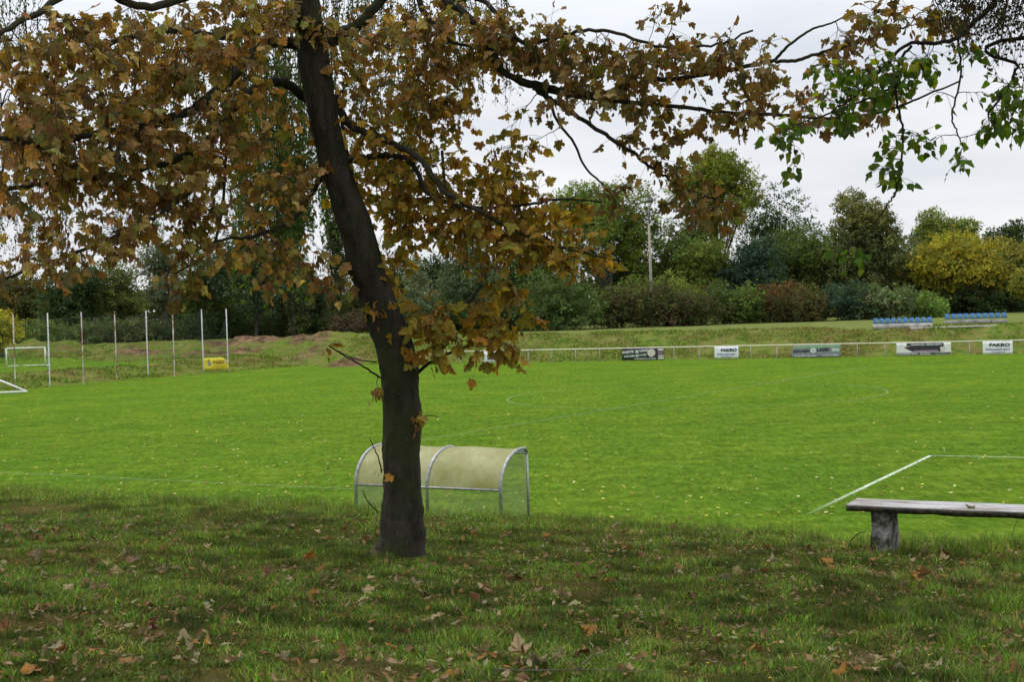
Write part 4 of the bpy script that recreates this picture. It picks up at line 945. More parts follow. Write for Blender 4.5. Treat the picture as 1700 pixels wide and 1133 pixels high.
# ================================================================== ball stop fence at the left end
def ballstop():
    pp = [(26, 652, 522), (83, 643, 520), (139, 640, 518), (194, 631, 517), (246, 625, 516), (290, 627, 515), (338, 618, 514), (379, 617, 513)]
    gp = [ground(x, y - 1) for x, y, t in pp]
    root = empty('ball_stop_fence', gp[0], 'row of eight tall thin steel posts with a dark net behind the left goal line', 'fence')
    rusty = {0, 2, 3, 5}; tops = []
    extra_ = [gp[0] - (gp[3] - gp[0]) / 3 * k for k in (1, 2)]
    allp = extra_[::-1] + gp
    for i, q in enumerate(allp):
        hgt = 5.15; k = i - 2; lean = RNG.normal(0, .012, 2)
        tp = np.array([q[0] + lean[0] * hgt, q[1] + lean[1] * hgt, q[2] + hgt]); tops.append(tp)
        if k >= 0:
            x, y, t = pp[k]; tp = P(x + (t - y) * .03 * 1.0, t, q[1]) if False else np.array([P(x - (y - t) * .035, t, q[1])[0], q[1], P(x, t, q[1])[2]]); tops[-1] = tp
        m = MB(); m.tube([q - [0, 0, .3], q, tp], .043, 8); o = m.build('post', M_RUST if k in rusty else M_PALE, root, loc=gp[0])
        if k in rusty: o['label'] = 'rust stained white post'
    mn = surf('green_net', (.035, .06, .04), (.03, .05, .035), 3, .8); mb = MB()
    for i in range(len(allp) - 1):
        a0, a1 = allp[i], allp[i + 1]; b0, b1 = tops[i], tops[i + 1]; last = i == len(allp) - 2
        nx, nz = 22, 18
        g = np.zeros((nx, nz, 3))
        for u in range(nx):
            f = u / (nx - 1); lo_ = a0 * (1 - f) + a1 * f; hi = b0 * (1 - f) + b1 * f
            lo_ = lo_ + [0, 0, .9]; hi = hi - [0, 0, .12 + .35 * 4 * f * (1 - f)]
            if last: hi = hi - [0, 0, (1 - (2 * f - 1) ** 2) * 1.55 * 1.0 + .5 * f]
            for v in range(nz): g[u, v] = lo_ * (1 - v / (nz - 1)) + hi * (v / (nz - 1)) + RNG.normal(0, .012, 3)
        for u in range(nx): mb.tube(g[u], .0055, 3, False)
        for v in range(nz): mb.tube(g[:, v], .0055 if v < nz - 1 else .012, 3, False)
    mb.build('net', mn, root, loc=gp[0])
    # yellow banner hung between the last two posts
    a, b = gp[6], gp[7]
    za = P(338, 615, a[1])[2]; B = Board('advertising_banner', 'yellow banner with brown letters hung between the two rightmost ball stop posts', a, b, za, .98, MYL, group='advertising banners', off=.10, tear=lambda u: min(1, 1 - max(0, u - .72) * 1.45))
    w_, h = B.w, B.h
    B.text('PARK', w_ * .36, h * .44, w_ * .48, h * .30, MOR); B.panel('grey_figure', MGY, [(w_ * .15, h * .36), (w_ * .17, h * .66), (w_ * .22, h * .70), (w_ * .27, h * .62), (w_ * .26, h * .36)], 2); B.panel('ochre_bar', plain('ochre', (.55, .40, .03)), [(w_ * .30, h * .20), (w_ * .93, h * .22), (w_ * .92, h * .34), (w_ * .30, h * .34)], 2)
    B.panel('ochre_patch', MOR, [(w_ * .10, h * .70), (w_ * .20, h * .90), (w_ * .24, h * .80), (w_ * .16, h * .66)], 2); B.panel('torn_corner', MSK, [(w_ * .80, h * .80), (w_ * .99, h * .60), (w_ * .99, h * .40), (w_ * .86, h * .55)], 3)
ballstop()

def goals():
    # distant training goal
    a = ground(12, 609); b = ground(75, 609); D = (a[1] + b[1]) / 2; zb = (a[2] + b[2]) / 2; a = np.array([a[0], D, zb]); b = np.array([b[0], D, zb])
    h = (608 - 577) / FPX * D
    root = empty('training_goal', (a + b) / 2, 'small distant white training goal behind the ball stop posts', 'goal')
    o = (a + b) / 2
    for q in (a, b): m = MB(); m.tube([q, q + [0, 0, h]], .06, 8); m.build('post', M_WHITEPAINT, root, loc=o)
    m = MB(); m.tube([a + [-.05, 0, h], b + [.05, 0, h]], .06, 8); m.build('crossbar', M_WHITEPAINT, root, loc=o)
    m = MB(); bk = np.array([0, 1.4, 0]); m.tube([a + [0, 0, .05], a + bk + [0, 0, .05], b + bk + [0, 0, .05], b + [0, 0, .05]], .035, 6); m.tube([a + [0, 0, h], a + bk + [0, 0, .05]], .03, 6); m.tube([b + [0, 0, h], b + bk + [0, 0, .05]], .03, 6); m.build('ground_frame', M_WHITEPAINT, root, loc=o)
    # pitch goal, only a corner of its frame reaches into the picture
    c = flat(45, 652); c[2] = .06
    e1 = P(-60, 657.5, c[1] - 1.0); l = P(0, 632, c[1] + .6); dv = (l - c); e2 = c + dv * 1.35
    root = empty('football_goal', (c[0], c[1], 0), 'white goal frame at the left edge of the pitch, only its corner in view', 'goal'); o = (c[0], c[1], 0)
    m = MB(); m.tube([c, np.array([c[0] - 5, c[1] - 1.5, .06])], .062, 10); m.build('ground_bar', M_WHITEPAINT, root, loc=o)
    m = MB(); m.tube([c, e2], .062, 10); m.build('slanting_bar', M_WHITEPAINT, root, loc=o)
    q = np.array([c[0] - 5, c[1] - 1.5, .06]); m = MB(); m.tube([q, q + (e2 - c)], .062, 10); m.build('slanting_bar', M_WHITEPAINT, root, loc=o)
    m = MB(); m.tube([e2, q + (e2 - c)], .062, 10); m.build('crossbar', M_WHITEPAINT, root, loc=o)
    m = MB(); m.tube([e2, [e2[0], e2[1], 0]], .05, 8); m.build('strut', M_WHITEPAINT, root, loc=o)
goals()

# ================================================================== blue seats on the terrace
def seats():
    mblue = surf('blue_plastic', (.045, .16, .34), (.035, .12, .26), 3, .4, 0, .03)
    mconc = surf('pale_concrete', (.50, .49, .46), (.34, .33, .30), 2, .9)
    def row(xa, xb, ya, yb, label, rough):
        a = ground(xa, ya); b = ground(xb, yb); b = a + (b - a) * 1.0; D = (a[1] + b[1]) / 2
        a2 = P(xa, ya, D + .6)[:2]; b2 = P(xb, yb, D - .6)[:2]; z = (terrain(*a2) + terrain(*b2)) / 2 - .02
        d = b2 - a2; Ln = np.linalg.norm(d); d /= Ln; root = empty('seat_row', (a2[0], a2[1], z), label, 'seating', 'rows of blue seats', math.atan2(d[1], d[0]))
        m = MB(); nb = 4
        for i in range(nb):
            hh = .46 if not rough else .36 + RNG.uniform(-.05, .03)
            m.box((Ln * (i + .5) / nb, .18, hh / 2), Ln / nb - .03, .34, hh)
        m.box((Ln / 2, .18, .48), Ln, .30, .05)
        m.build('plinth', mconc if not rough else M_CONC, root)
        pr = None; ns = 10; wv = Ln / ns
        for i in range(ns):
            if pr is None:
                s = MB(); ww = wv * .74
                # moulded shell: pan and curved back
                prof = [(-.02, .50), (-.02, .56), (.30, .54), (.36, .60), (.40, .88), (.37, .89), (.33, .62), (.29, .575)]
                xs = np.linspace(-ww / 2, ww / 2, 7); V = []
                for x in xs:
                    k = (x / (ww / 2)) ** 2
                    for (y, zz) in prof: V.append((x, y - k * .03, zz + k * .03 - (.05 * k ** 3 if zz > .8 else 0)))
                n = len(prof); Q = []
                for u in range(6):
                    for v in range(n): Q.append([u * n + v, u * n + (v + 1) % n, (u + 1) * n + (v + 1) % n, (u + 1) * n + v])
                s.add(V, Q=Q, T=[[0, k + 1, k] for k in range(1, n - 1)] + [[6 * n, 6 * n + k, 6 * n + k + 1] for k in range(1, n - 1)])
                pr = s.build('seat', mblue, root); o = pr
            else:
                o = pr.copy(); COL.objects.link(o); o.parent = root
            o.location = (wv * (i + .5), 0, 0)
        m = MB(); m.box((Ln / 2, .02, .50), Ln, .04, .08); m.build('front_rail', mblue, root)
    row(1449, 1549, 547, 545, 'left row of ten blue plastic seats on a pale concrete block plinth', False)
    row(1568, 1673, 541, 535, 'right row of ten blue plastic seats on a mossy broken plinth', True)
    for (xa, ya, xb, yb, nm, lb) in [(1512, 546.5, 1572, 544, 'concrete_slab', 'pale concrete slab step at the bank edge between the seat rows'), (1574, 544, 1684, 539.5, 'concrete_kerb', 'thin pale kerb along the bank edge in front of the right seat row')]:
        a = ground(xa, ya); b = ground(xb, yb); D = (a[1] + b[1]) / 2; a = P(xa, ya, D); b = P(xb, yb, D); c = (a + b) / 2; L_ = np.linalg.norm((b - a)[:2])
        m = MB(); m.box((0, 0, 0), L_, .5, .22 if 'slab' in nm else .12, math.atan2((b - a)[1], (b - a)[0])); o = m.build(nm, mconc); o.location = c; tag(o, lb, 'kerb')
seats()

def mast():
    D = 141; b = P(1083, 535, D); b[2] = float(terrain(b[0], D)); tp = P(1076, 336, D); mid = P(1077.5, 372, D); mid[0] = b[0] + (tp[0] - b[0]) * .8
    root = empty('floodlight_mast', b, 'tall slender concrete floodlight mast with one small lamp rising from the shrubs', 'floodlight')
    m = MB(); m.tube([b - [0, 0, .3], mid], [.20, .11], 14); m.build('pole', surf('weathered_pole', (.36, .31, .24), (.24, .21, .17), 2, .85), root, True, loc=b)
    m = MB(); m.tube([mid, tp], .045, 8); m.build('upper_pole', M_METAL, root, True, loc=b)
    m = MB(); m.tube([tp, tp + [.25, -.25, .1]], .04, 6); m.build('bracket', M_METAL, root, True, loc=b)
    rot = np.array([[1, 0, 0], [0, .8, .6], [0, -.6, .8]])
    m = MB(); m.box((0, 0, 0), .62, .30, .42, M=rot); m.box((0, -.18, 0), .68, .05, .48, M=rot); o = m.build('lamp_head', surf('dark_lamp', (.06, .06, .06), (.04, .04, .04), 3, .5), root); o.location = (tp - b) + np.array([.18, -.3, .2])
mast()

# tiny red roof glimpsed through the far trees
def house():
    c = P(222, 545, 182); z = float(terrain(c[0], 182)); root = empty('house', (c[0], 182, z), 'tiny pale house with red roof glimpsed through the far left trees', 'house'); h = c[2] - z
    m = MB(); m.box((0, 0, (h - .2) / 2), 3.4, 6, h - .2); m.build('wall', surf('pale_render', (.6, .52, .46), None, 2), root)
    me = MB(); me.add([(-2, -3.2, h - .2), (2, -3.2, h - .2), (2, 3.2, h - .2), (-2, 3.2, h - .2), (0, -3.2, h + 1.2), (0, 3.2, h + 1.2)], Q=[[0, 3, 2, 1], [0, 4, 5, 3], [1, 2, 5, 4]], T=[[0, 1, 4], [3, 5, 2]]); me.build('roof', surf('red_tiles', (.42, .13, .08), None, 3), root)
    m = MB(); m.box((.2, -3.01, h * .5), .9, .06, 1.1); m.build('window', plain('dark_glass', (.05, .06, .07), .2), root)
house()

# ================================================================== dugout
def dugout():
    qr = np.array([-.30, 24.9]); L_ = 3.30; root = empty('dugout', (qr[0], qr[1], 0), 'small curved dugout shelter with yellowed plastic shell and steel frame', 'shelter', rz=math.atan2(-SA, CA))
    # local: x along touchline (negative = left), y towards the pitch
    arc = [(0, 0), (0, .98)] + [(.80 * (1 - math.cos(t)), .98 + .72 * math.sin(t)) for t in np.linspace(0, math.pi / 2, 14)[1:]] + [(.92, 1.695), (.99, 1.67), (1.03, 1.60)]
    arc = np.array(arc) * [1.08, 1.0]
    for i, x in enumerate((-L_, -L_ / 2 + .02, 0)):
        m = MB(); m.tube([(x, y, z) for y, z in arc], .033, 10); m.build('hoop', M_METAL, root, smooth=True)
    for x in (-L_, 0):
        m = MB(); m.tube([(x, 1.112, 1.60), (x, 1.112, 0)], .030, 10); m.build('front_post', M_METAL, root, smooth=True)
        m = MB(); m.tube([(x, .60, 1.66), (x, 1.10, 1.585)], .02, 8); m.build('corner_brace', M_METAL, root, smooth=True)
    m = MB(); m.tube([(-L_, 1.112, 1.62), (0, 1.112, 1.62)], .022, 8); m.build('front_rail', M_METAL, root)
    m = MB(); m.tube([(-L_, 0, 1.0), (0, 0, 1.0)], .028, 8); m.build('back_rail', M_METAL, root)
    # shell
    def sheetmat(name, c1, c2, alpha, tr, scale=1.5):
        mt, t = new_mat(name); v = pos(t)
        c = ramp(t, noise(t, scale, 5, .65, v), [(.35, c2), (.65, c1)])
        st = ramp(t, noise(t, 3, 4, .6, pos(t, (5, 5, .6))), [(.56, (0, 0, 0)), (.72, (.5, .5, .5))]); c = mixc(t, st, c, tuple(x * .55 for x in c2))
        p = N(t, 'ShaderNodeBsdfPrincipled', {'Base Color': c, 'Roughness': .45, 'Specular IOR Level': .35}); q = N(t, 'ShaderNodeBsdfTranslucent', {'Color': c}); z = N(t, 'ShaderNodeBsdfTransparent', {'Color': (.93, .95, .88, 1)})
        a = N(t, 'ShaderNodeMixShader', {0: tr, 1: p.outputs[0], 2: q.outputs[0]}); b = N(t, 'ShaderNodeMixShader', {0: alpha, 1: a.outputs[0], 2: z.outputs[0]})
        t.links.new(b.outputs[0], N(t, 'ShaderNodeOutputMaterial').inputs[0]); return mt
    ms = sheetmat('yellowed_plastic', (.72, .69, .45), (.53, .50, .22), .18, .6); mc = sheetmat('clear_plastic', (.5, .52, .42), (.4, .42, .3), .88, .3)
    cur = arc[1:-2]
    def sheet(xa, xb, prof, mat, nm, inset=.0):
        nx = 12; V = []
        for k in (0, .006):
            for x in np.linspace(xa, xb, nx):
                for y, z in prof: V.append((x, y + k, z - k + .012 * math.sin(x * 4)* (1 if z > 1.2 else 0)))
        n = len(prof); m = nx * n; i = np.arange(nx - 1)[:, None] * n; j = np.arange(n - 1)[None, :]; q = np.stack([i + j, i + n + j, i + n + j + 1, i + j + 1], -1).reshape(-1, 4)
        mesh_obj(nm, V, [np.vstack([q, q[:, ::-1] + m])], mat, root, smooth=True)
    mid = -L_ / 2 + .02
    for a, b in ((-L_ + .035, mid - .035), (mid + .035, -.035)):
        sheet(a, b, cur, ms, 'roof_panel'); sheet(a, b, [(.0, .03), (.0, .96)], mc, 'clear_back_panel')
    for x in (-L_, 0):
        V = [(x - .003, y, z) for y, z in arc] + [(x - .003, 1.112, 0)]; n = len(V); V2 = [(x + .003, y, z) for _, y, z in V]
        me = bpy.data.meshes.new('side_panel'); me.from_pydata(V + V2, [], [list(range(n)), list(range(n, 2 * n))[::-1]]); me.materials.append(mc); o = bpy.data.objects.new('side_panel', me); COL.objects.link(o); o.parent = root
dugout()

# ================================================================== bench
def bench():
    a = P(1404, 838, 12.93); rz = math.atan2(-SA, CA); zg = float(terrain(a[0] + .5, a[1] - .2)); z = a[2]
    root = empty('bench', (a[0], a[1], zg), 'weathered grey wooden bench with mossy stone leg at the right', 'bench', rz=rz); h = z - zg
    def ex(t, c, v):
        f = ramp(t, noise(t, 6, 6, .7, pos(t, (1, 1, 1))), [(.52, (0, 0, 0)), (.66, (1, 1, 1))])
        return mixc(t, f, c, (.10, .085, .035))
    mw, t = new_mat('weathered_wood'); v = pos(t, (1.6, 26, 26), True)
    c = ramp(t, noise(t, 1.0, 7, .7, v, .6), [(.32, (.13, .12, .115)), (.50, (.34, .33, .33)), (.66, (.52, .51, .52))])
    c = mixc(t, ramp(t, noise(t, 1.8, 5, .65, pos(t, (1, 2.5, 1), True)), [(.46, (0, 0, 0)), (.62, (.85, .85, .85))]), c, (.14, .095, .055))
    c = mixc(t, ramp(t, noise(t, 14, 5, .7, pos(t, (1, 1, 1), True)), [(.60, (0, 0, 0)), (.70, (.7, .7, .7))]), c, (.05, .06, .02))
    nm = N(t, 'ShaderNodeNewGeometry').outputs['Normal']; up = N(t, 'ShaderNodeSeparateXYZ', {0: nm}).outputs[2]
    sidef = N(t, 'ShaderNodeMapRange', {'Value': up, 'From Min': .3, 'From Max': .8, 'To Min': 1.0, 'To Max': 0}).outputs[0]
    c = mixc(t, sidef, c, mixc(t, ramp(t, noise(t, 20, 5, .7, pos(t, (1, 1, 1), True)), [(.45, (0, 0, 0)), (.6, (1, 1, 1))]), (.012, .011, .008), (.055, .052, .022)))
    bp = N(t, 'ShaderNodeBump', {'Height': noise(t, 1.0, 7, .7, v, .6), 'Strength': .5, 'Distance': .01})
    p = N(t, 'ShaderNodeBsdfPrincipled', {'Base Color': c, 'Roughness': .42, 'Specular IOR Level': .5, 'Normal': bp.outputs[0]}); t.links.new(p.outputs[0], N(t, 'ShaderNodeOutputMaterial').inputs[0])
    Ln = 2.5
    # two planks with uneven worn edges
    for k, (y0, y1) in enumerate(((0, .235), (.243, .455))):
        nx = 70; xs = np.linspace(0, Ln, nx); V = []; th = .068
        e0 = (fbm(xs * 4 + k * 9, xs * 0 + 1, 3) - .5) * .014; e1 = (fbm(xs * 4 + k * 9, xs * 0 + 7, 3) - .5) * .014; zt = (fbm(xs * 2 + k * 5, xs * 0 + 3, 3) - .5) * .010
        zb = (fbm(xs * 6 + k * 5, xs * 0 + 13, 3) - .5) * .016
        for i, x in enumerate(xs):
            f, b = y0 + e0[i] + (.012 if i == 0 else 0), y1 + e1[i]
            V += [(x, f, h - th + zb[i]), (x, f, h - .012 + zt[i]), (x, f + .012, h + zt[i]), (x, (f + b) / 2, h + zt[i] - .003), (x, b - .012, h + zt[i]), (x, b, h - .012 + zt[i]), (x, b, h - th + zb[i])]
        n = 7; Q = [[u * n + v_, (u + 1) * n + v_, (u + 1) * n + (v_ + 1) % n, u * n + (v_ + 1) % n] for u in range(nx - 1) for v_ in range(n)]
        o = mesh_obj('seat_plank', V, [np.array(Q), np.array([[0, k_, k_ + 1] for k_ in range(1, 6)] + [[(nx - 1) * n, (nx - 1) * n + k_ + 1, (nx - 1) * n + k_] for k_ in range(1, 6)])], mw, root)
    mst = surf('mossy_stone', (.36, .355, .34), (.06, .06, .05), 11, .95, 0, 1.0, 30, extra=lambda t, c, v: mixc(t, ramp(t, noise(t, 5, 5, .7, pos(t)), [(.47, (0, 0, 0)), (.58, (.9, .9, .9))]), c, (.035, .040, .012)))
    for x0 in (.30, 2.12):
        nz, nr = 16, 28; V = []
        for i in range(nz):
            f = i / (nz - 1); z_ = -.15 + f * (h - .068 + .15); sx = .16 + .012 * math.sin(f * 5); sy = .19
            for j in range(nr):
                th = 2 * math.pi * j / nr; cx = math.copysign(abs(math.cos(th)) ** .2, math.cos(th)); cy = math.copysign(abs(math.sin(th)) ** .2, math.sin(th))
                k = 1 + (float(fbm(math.cos(th) * 2 + 9, f * 4 + math.sin(th) * 2 + x0 * 7, 3)) - .5) * .28
                V.append((x0 + .02 + cx * sx / 2 * k * 1.25, .235 + cy * sy / 1.1 * k, z_))
        Q = [[u * nr + v_, u * nr + (v_ + 1) % nr, (u + 1) * nr + (v_ + 1) % nr, (u + 1) * nr + v_] for u in range(nz - 1) for v_ in range(nr)]
        mesh_obj('leg', V, [np.array(Q)], mst, root, smooth=True)
    # leaf lying on the seat
    q = P(1617, 829, 12.45); q[2] = z + .012; L = Leaves(MAPLE); L.add(np.array([[0, 0, 0.]]), np.array([[-1, .3, .1]]), np.array([[.1, -.6, 1.]]), np.array([.09]), np.array([[.07, .085, .02]]), (np.array([.3]), np.array([.6])))
    o = L.build('fallen_leaf', M_DRY, None); o.location = q; tag(o, 'dark green curled leaf lying on the bench seat', 'leaf')
bench()

# ================================================================== foreground turf, weeds, fallen leaves
def sample_view(n, d0, d1, pw=1.0, xm=.44):
    """points over the bank inside a wide fan; density falls with distance"""
    u = RNG.random(n); D = (d0 ** pw + u * (d1 ** pw - d0 ** pw)) ** (1 / pw)
    return RNG.uniform(-xm, xm, n) * D, D
def blades(name, X, Y, h, wd, col, lean=.5, fan=1):
    n = len(X); Z = terrain(X, Y); b = np.stack([X, Y, Z - .005], -1)
    a = RNG.random(n) * 2 * math.pi; ax = np.stack([np.cos(a), np.sin(a), np.zeros(n)], -1)
    l = RNG.random(n) * 2 * math.pi; ln = np.stack([np.cos(l), np.sin(l), np.zeros(n)], -1) * (RNG.random(n) * lean * h)[:, None]
    up = np.array([0, 0, 1.])[None] * h[:, None]
    V = np.stack([b - ax * wd[:, None] / 2, b + ax * wd[:, None] / 2, b + ax * wd[:, None] * .36 + ln * .35 + up * .6, b - ax * wd[:, None] * .36 + ln * .35 + up * .6, b + ln + up], 1).reshape(-1, 3)
    i = (np.arange(n) * 5)[:, None]; Q = i + np.array([[0, 1, 2, 3]]); T = i + np.array([[3, 2, 4]])
    return V, Q, T, np.repeat(col, 5, axis=0)
def turf():
    Vs, Qs, Ts, Cs = [], [], [], []; n0 = 0
    def put(r):
        nonlocal n0
        V, Q, T, C = r; Vs.append(V); Qs.append(Q + n0); Ts.append(T + n0); Cs.append(C); n0 += len(V)
    n = 600000
    X, Y = sample_view(n, 4.6, 21, 1.15); t = X * SA + Y * CA
    patch = fbm(X * 1.1, Y * 1.1, 4); tuft = fbm(X * 5, Y * 5, 3); big = fbm(X * .35 + 30, Y * .35, 3)
    keep = (t < 18.5) & (RNG.random(n) < ss(patch * .7 + tuft * .6, .42, .72) + .38)
    X, Y, t, patch, tuft, big = [q[keep] for q in (X, Y, t, patch, tuft, big)]; n = len(X)
    h = (.016 + .046 * ss(tuft, .42, .75) + .02 * ss(patch, .5, .8)) * RNG.uniform(.5, 1.35, n) * (1 + .5 * ss(X / Y, .18, .36)); col_k = .5 + .5 * ss(t, 12.2, 14.2) + 1.05 * ss(fbm(X * 4 + 8, Y * 4, 3), .3, .7) ; h *= 1 + .55 * np.exp(-((t - 13.9) / .9) ** 2)  # blade colour lifted towards the crest, painting in the stronger light there
    col = pick([[.070, .140, .015], [.10, .18, .018], [.048, .105, .014], [.14, .20, .03], [.07, .15, .04]], n, .38)
    dry = RNG.random(n) < (.14 + .6 * (1 - ss(patch * .7 + tuft * .6, .42, .66)))
    col[dry] = pick([[.20, .145, .06], [.14, .095, .045], [.27, .21, .10], [.10, .08, .03]], int(dry.sum()), .2)
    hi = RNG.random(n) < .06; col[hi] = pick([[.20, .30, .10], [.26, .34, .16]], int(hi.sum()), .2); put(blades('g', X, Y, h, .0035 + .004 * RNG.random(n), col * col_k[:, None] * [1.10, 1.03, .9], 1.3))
    # fringe of long grass on the crest
    n = 26000; p = RNG.uniform(-20, 9, n); t = 14.2 + RNG.normal(0, .55, n); X = p * CA + t * SA; Y = -p * SA + t * CA
    ok = (np.abs(X) < .46 * Y) & (RNG.random(n) < ss(fbm(X * 1.5 + 3, Y * 1.5, 3), .38, .62) + .15); X, Y = X[ok], Y[ok]; n = len(X)
    put(blades('g', X, Y, RNG.uniform(.06, .20, n), .004 + .003 * RNG.random(n), pick([[.09, .16, .02], [.13, .19, .03], [.18, .19, .06]], n, .25), 1.0))  # brighter palette: light on the crest put into blade colour
    # slope below the crest and foot of the bank
    n = 40000; p = RNG.uniform(-22, 12, n); t = RNG.uniform(15, 20.5, n); X = p * CA + t * SA; Y = -p * SA + t * CA
    put(blades('g', X, Y, RNG.uniform(.04, .10, n), np.full(n, .006), pick([[.09, .17, .02], [.12, .20, .03]], n, .2), .9))
    o = mesh_obj('grass', np.concatenate(Vs), [np.concatenate(Qs), np.concatenate(Ts)], M_GRASS, col=np.concatenate(Cs)); tag(o, 'short rough grass on the shaded bank', 'grass', kind='stuff')
    # pitch grass: short blades on the near part of the pitch
    n = 260000; D = 25 * (62 / 25) ** RNG.random(n); X = RNG.uniform(-.43, .43, n) * D; t = X * SA + D * CA; ok = t > 20
    for a_, b_ in ((flat(1340, 855), flat(1545, 757)), (flat(1545, 757), flat(1790, 762))):
        e_ = (b_ - a_)[:2]; l_ = np.linalg.norm(e_); e_ = e_ / l_; u_ = (X - a_[0]) * e_[0] + (D - a_[1]) * e_[1]; v_ = np.abs((X - a_[0]) * -e_[1] + (D - a_[1]) * e_[0]); ok &= ~((u_ > -.3) & (u_ < l_ + .3) & (v_ < .16) & (RNG.random(n) < .93))
    X, D = X[ok], D[ok]; n = len(X); keep = RNG.random(n) < ss(fbm(X * 1.2, D * .9, 4), .36, .62) + .1; X, D = X[keep], D[keep]; n = len(X)
    sc = D / 30; nn_ = fbm(X * .5, D * .5 + 7, 4)[:, None]
    col = pick([[.068, .134, .010], [.094, .164, .014], [.048, .102, .009], [.145, .21, .032]], n, .25) * (.55 + .8 * nn_)
    V, Q, T, C = blades('g', X, D, RNG.uniform(.012, .030, n), .010 * sc, col, 1.8)
    o = mesh_obj('pitch_grass', V, [Q, T], M_GRASS, col=C); tag(o, 'short mown bright green grass of the football pitch', 'grass', kind='stuff')
    # weeds on the far banks
    n = 60000; s = RNG.uniform(-42, 62, n); d = RNG.uniform(.8, 12, n); X = R0[0] + RD[0] * s + RN[0] * d; Y = R0[1] + RD[1] * s + RN[1] * d
    n2 = 34000; e = RNG.uniform(.2, 10, n2); t2 = RNG.uniform(60, 140, n2); p2 = -71 - e; X = np.concatenate([X, p2 * CA + t2 * SA]); Y = np.concatenate([Y, -p2 * SA + t2 * CA])
    n3 = 16000; X = np.concatenate([X, RNG.uniform(-62, -12, n3)]); Y = np.concatenate([Y, RNG.uniform(124, 142, n3)])
    ok = np.abs(X) < .46 * Y; X, Y = X[ok], Y[ok]; f = fbm(X * .5, Y * .5, 3); g2 = fbm(X * .18 + 9, Y * .18, 3); ok = RNG.random(len(X)) < ss(f, .3, .62); X, Y, f, g2 = X[ok], Y[ok], f[ok], g2[ok]; n = len(X)
    # keep bare earth open
    yb = Y + (fbm(X * .12, Y * .12, 2) - .5) * 10 + ss(X, -30, -10) * 8; ok = ~((yb > 125) & (yb < 143) & (X > -38) & (X < -15) & (RNG.random(n) < .93)); X, Y, f, g2 = X[ok], Y[ok], f[ok], g2[ok]; n = len(X)
    Z = terrain(X, Y); ps = np.stack([X, Y, Z + .02], -1); col = pick([[.09, .14, .02], [.12, .18, .028], [.07, .11, .02], [.15, .20, .04]], n, .2)
    br_ = RNG.random(n) < ss(g2, .48, .68) * .6; col[br_] = pick([[.17, .12, .05], [.14, .11, .04], [.20, .17, .06]], int(br_.sum()), .2)
    L = Leaves(QUAD); L.add(ps, rndunit(n) * .8 + [0, 0, .9], rndunit(n), RNG.uniform(.05, .20, n) * (.6 + .8 * f), col * 1.25); o = L.build('weeds', M_BG, None); tag(o, 'low weeds and rough herbs covering the far banks', 'weeds', kind='stuff')
turf()

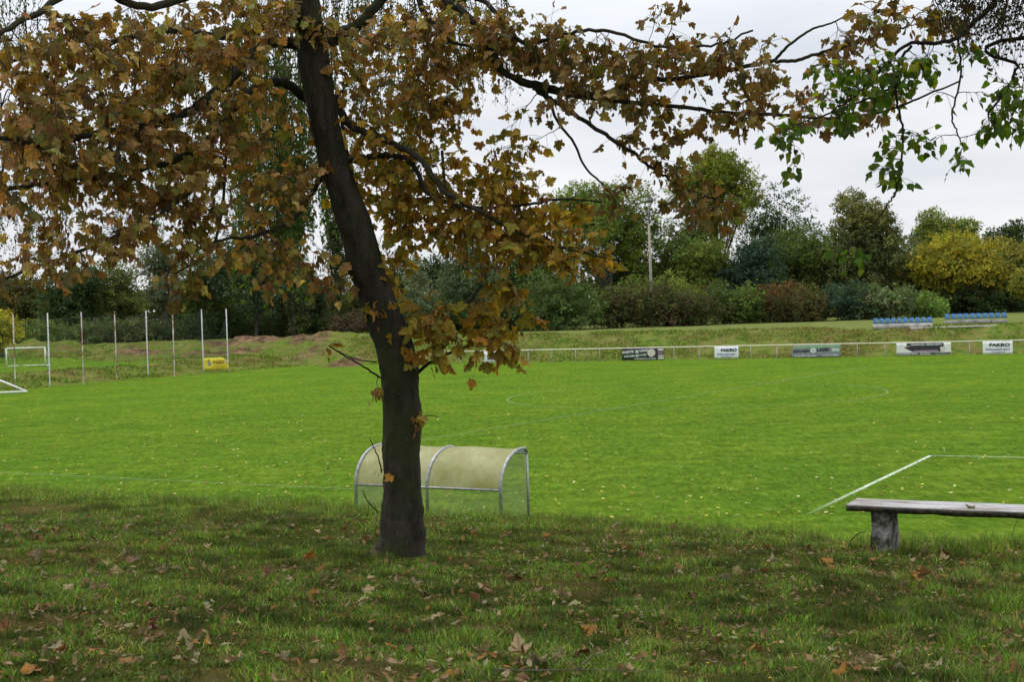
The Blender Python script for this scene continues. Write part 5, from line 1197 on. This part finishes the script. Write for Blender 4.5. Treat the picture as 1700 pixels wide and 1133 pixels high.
def litter():
    # individually lying maple leaves in the foreground
    kinds = [('pale dry maple leaf lying face down in the foreground grass', [.33, .25, .14]), ('brown curled maple leaf lying in the foreground grass', [.17, .10, .038]), ('orange brown maple leaf lying in the foreground grass', [.30, .145, .035]), ('grey brown withered leaf lying in the foreground grass', [.20, .165, .10]), ('dark reddish brown leaf lying in the foreground grass', [.13, .06, .03])]
    protos = []
    for lb, c in kinds:
        for _ in range(4):
            L = Leaves(MAPLE); L.add(np.zeros((1, 3)), np.array([[0, 1., 0]]), np.array([[0, 0, 1.]]), np.array([1.]), pick([c], 1, .15), (RNG.uniform(-.5, 1.1, 1), RNG.uniform(-1.6, 1.6, 1)))
            protos.append((lb, L))
    meshes = {}
    spots = [(527, 993), (598, 984), (670, 1062), (802, 985), (1060, 1105), (1147, 994), (1165, 1053), (1040, 915), (935, 1000), (250, 1010), (60, 1122), (255, 1048), (800, 1055), (590, 868), (1000, 965), (1390, 1065), (1420, 975), (885, 1107), (970, 1015), (505, 935), (715, 1035), (1240, 915), (1680, 1070), (1255, 1085)]
    k = 0
    while k < 290:
        if k < len(spots): q = ground(*spots[k]); s = RNG.uniform(.09, .13)
        else:
            X, Y = sample_view(1, 5.2, 14.8, 1.4, .41); X, Y = X[0], Y[0]
            if fbm(X * .5 + 30, Y * .5, 3) < RNG.uniform(.36, .56) or X * SA + Y * CA > 14: continue
            q = np.array([X, Y, 0]); s = RNG.uniform(.045, .115)
        i = int(RNG.choice(len(protos), p=np.repeat([.26, .27, .18, .17, .12], 4) / 4)); lb, L = protos[i]
        z = float(terrain(q[0], q[1])) + RNG.uniform(.025, .06)
        if i not in meshes: o = L.build('fallen_leaf', M_DRY, None); meshes[i] = o
        else: o = meshes[i].copy(); COL.objects.link(o)
        o.location = (q[0], q[1], z); o.scale = (s, s * RNG.uniform(.8, 1.1), s); o.rotation_euler = (RNG.normal(0, .5), RNG.normal(0, .5), RNG.random() * 6.28)
        tag(o, lb, 'leaf', 'fallen maple leaves in the foreground grass'); k += 1
    # small litter on the bank
    L = Leaves(OVAL); X, Y = sample_view(9000, 4.8, 16, 1.3); ok = (X * SA + Y * CA < 14.6) & (fbm(X * .8 + 30, Y * .8, 3) > RNG.uniform(.3, .6, len(X))); X, Y = X[ok], Y[ok]; n = len(X)
    L.add(np.stack([X, Y, terrain(X, Y) + RNG.uniform(.02, .06, n)], -1), rndunit(n) * [1, 1, .3], rndunit(n) * .5 + [0, 0, 1], RNG.uniform(.02, .075, n), pick([[.22, .15, .08], [.13, .075, .035], [.30, .25, .16], [.09, .05, .025], [.25, .12, .04]], n), (RNG.uniform(-.3, .6, n), RNG.uniform(-1, 1, n)))
    # small yellow and brown leaves blown over the pitch
    m = 5200; D = 27 * (95 / 27) ** (RNG.random(m) ** 1.9); X = RNG.uniform(-.42, .42, m) * D; ok = (RNG.random(m) < .35 + .65 * ss(-X / D, -.1, .3)) & (X * SA + D * CA > 20); X, D = X[ok], D[ok]; m = len(X)
    L.add(np.stack([X, D, np.full(m, .045)], -1), rndunit(m) * [1, 1, .2], rndunit(m) * .4 + [0, 0, 1], RNG.uniform(.06, .13, m), pick([[.62, .54, .10], [.62, .60, .34], [.12, .07, .03], [.30, .14, .04], [.40, .36, .10]], m))
    o = L.build('leaf_litter', M_DRY, None); tag(o, 'small scattered dead leaves over grass and pitch', 'leaf litter', kind='stuff')
    # little yellow flowers
    fl = Leaves(OVAL); st = MB(); n = 0
    X, Y = sample_view(150, 5.5, 15, 1.2); w_ = (RNG.random(150) < .35 + .65 * (X > 0)) & (X * SA + Y * CA < 14.3); X, Y = X[w_], Y[w_]
    for x, y in zip(X, Y):
        z = float(terrain(x, y)); c = np.array([x, y, z + RNG.uniform(.05, .10)]); st.tube([[x, y, z], c], .0015, 3, False, C=(.05, .09, .02)); a = RNG.random() + np.arange(5) * 1.257
        dr = np.stack([np.cos(a), np.sin(a), np.full(5, .35)], -1); fl.add(np.repeat(c[None], 5, 0), dr, np.tile([0, 0, 1.], (5, 1)), np.full(5, .012), np.tile([.75, .62, .03], (5, 1)))
    o = fl.build('wildflowers', M_POP, None); tag(o, 'tiny yellow flowers dotted in the rough grass', 'flowers', kind='stuff')
    o = st.build('flower_stems', M_GRASS, o, col=True)
    # fallen twigs and thin saplings
    mt = MB(); 
    for (pl, lb, Dd) in [([(1415, 912), (1412, 900), (1425, 887), (1438, 884)], 'thin curved bare stem left of the bench leg', None), ([(1676, 902), (1683, 880), (1690, 862), (1700, 846)], 'thin dark stem leaning against the bench at the right edge', None)]:
        g = ground(*pl[0]); D = g[1]; pts = spline([P(x, y, D) for x, y in pl], 5); m = MB(); m.tube(pts, np.linspace(.007, .003, len(pts)), 6); o = m.build('bare_stem', M_TWIG, loc=g); tag(o, lb, 'stem')
    for (x, y, L_, a, lb) in [(480, 862, .5, .2, 'forked fallen twig on the bank left of the maple'), (960, 1128, .8, .05, 'long pale fallen twig at the bottom edge of the photo')]:
        g = ground(x, y); m = MB(); d = np.array([math.cos(a), math.sin(a), 0]); pts = []
        for k in range(7): q = g + d * L_ * (k / 6 - .5) + RNG.normal(0, .012, 3); q[2] = float(terrain(q[0], q[1])) + .04; pts.append(q)
        m.tube(pts, np.linspace(.0045, .002, 7), 6); m.tube([pts[3], pts[3] + [.08, .10, .04], pts[3] + [.15, .12, .05]], [.005, .004, .002], 5); o = m.build('fallen_twig', surf('pale_twig', (.14, .11, .08), (.06, .05, .035), 20, .9), loc=g); tag(o, lb, 'twig')
litter()
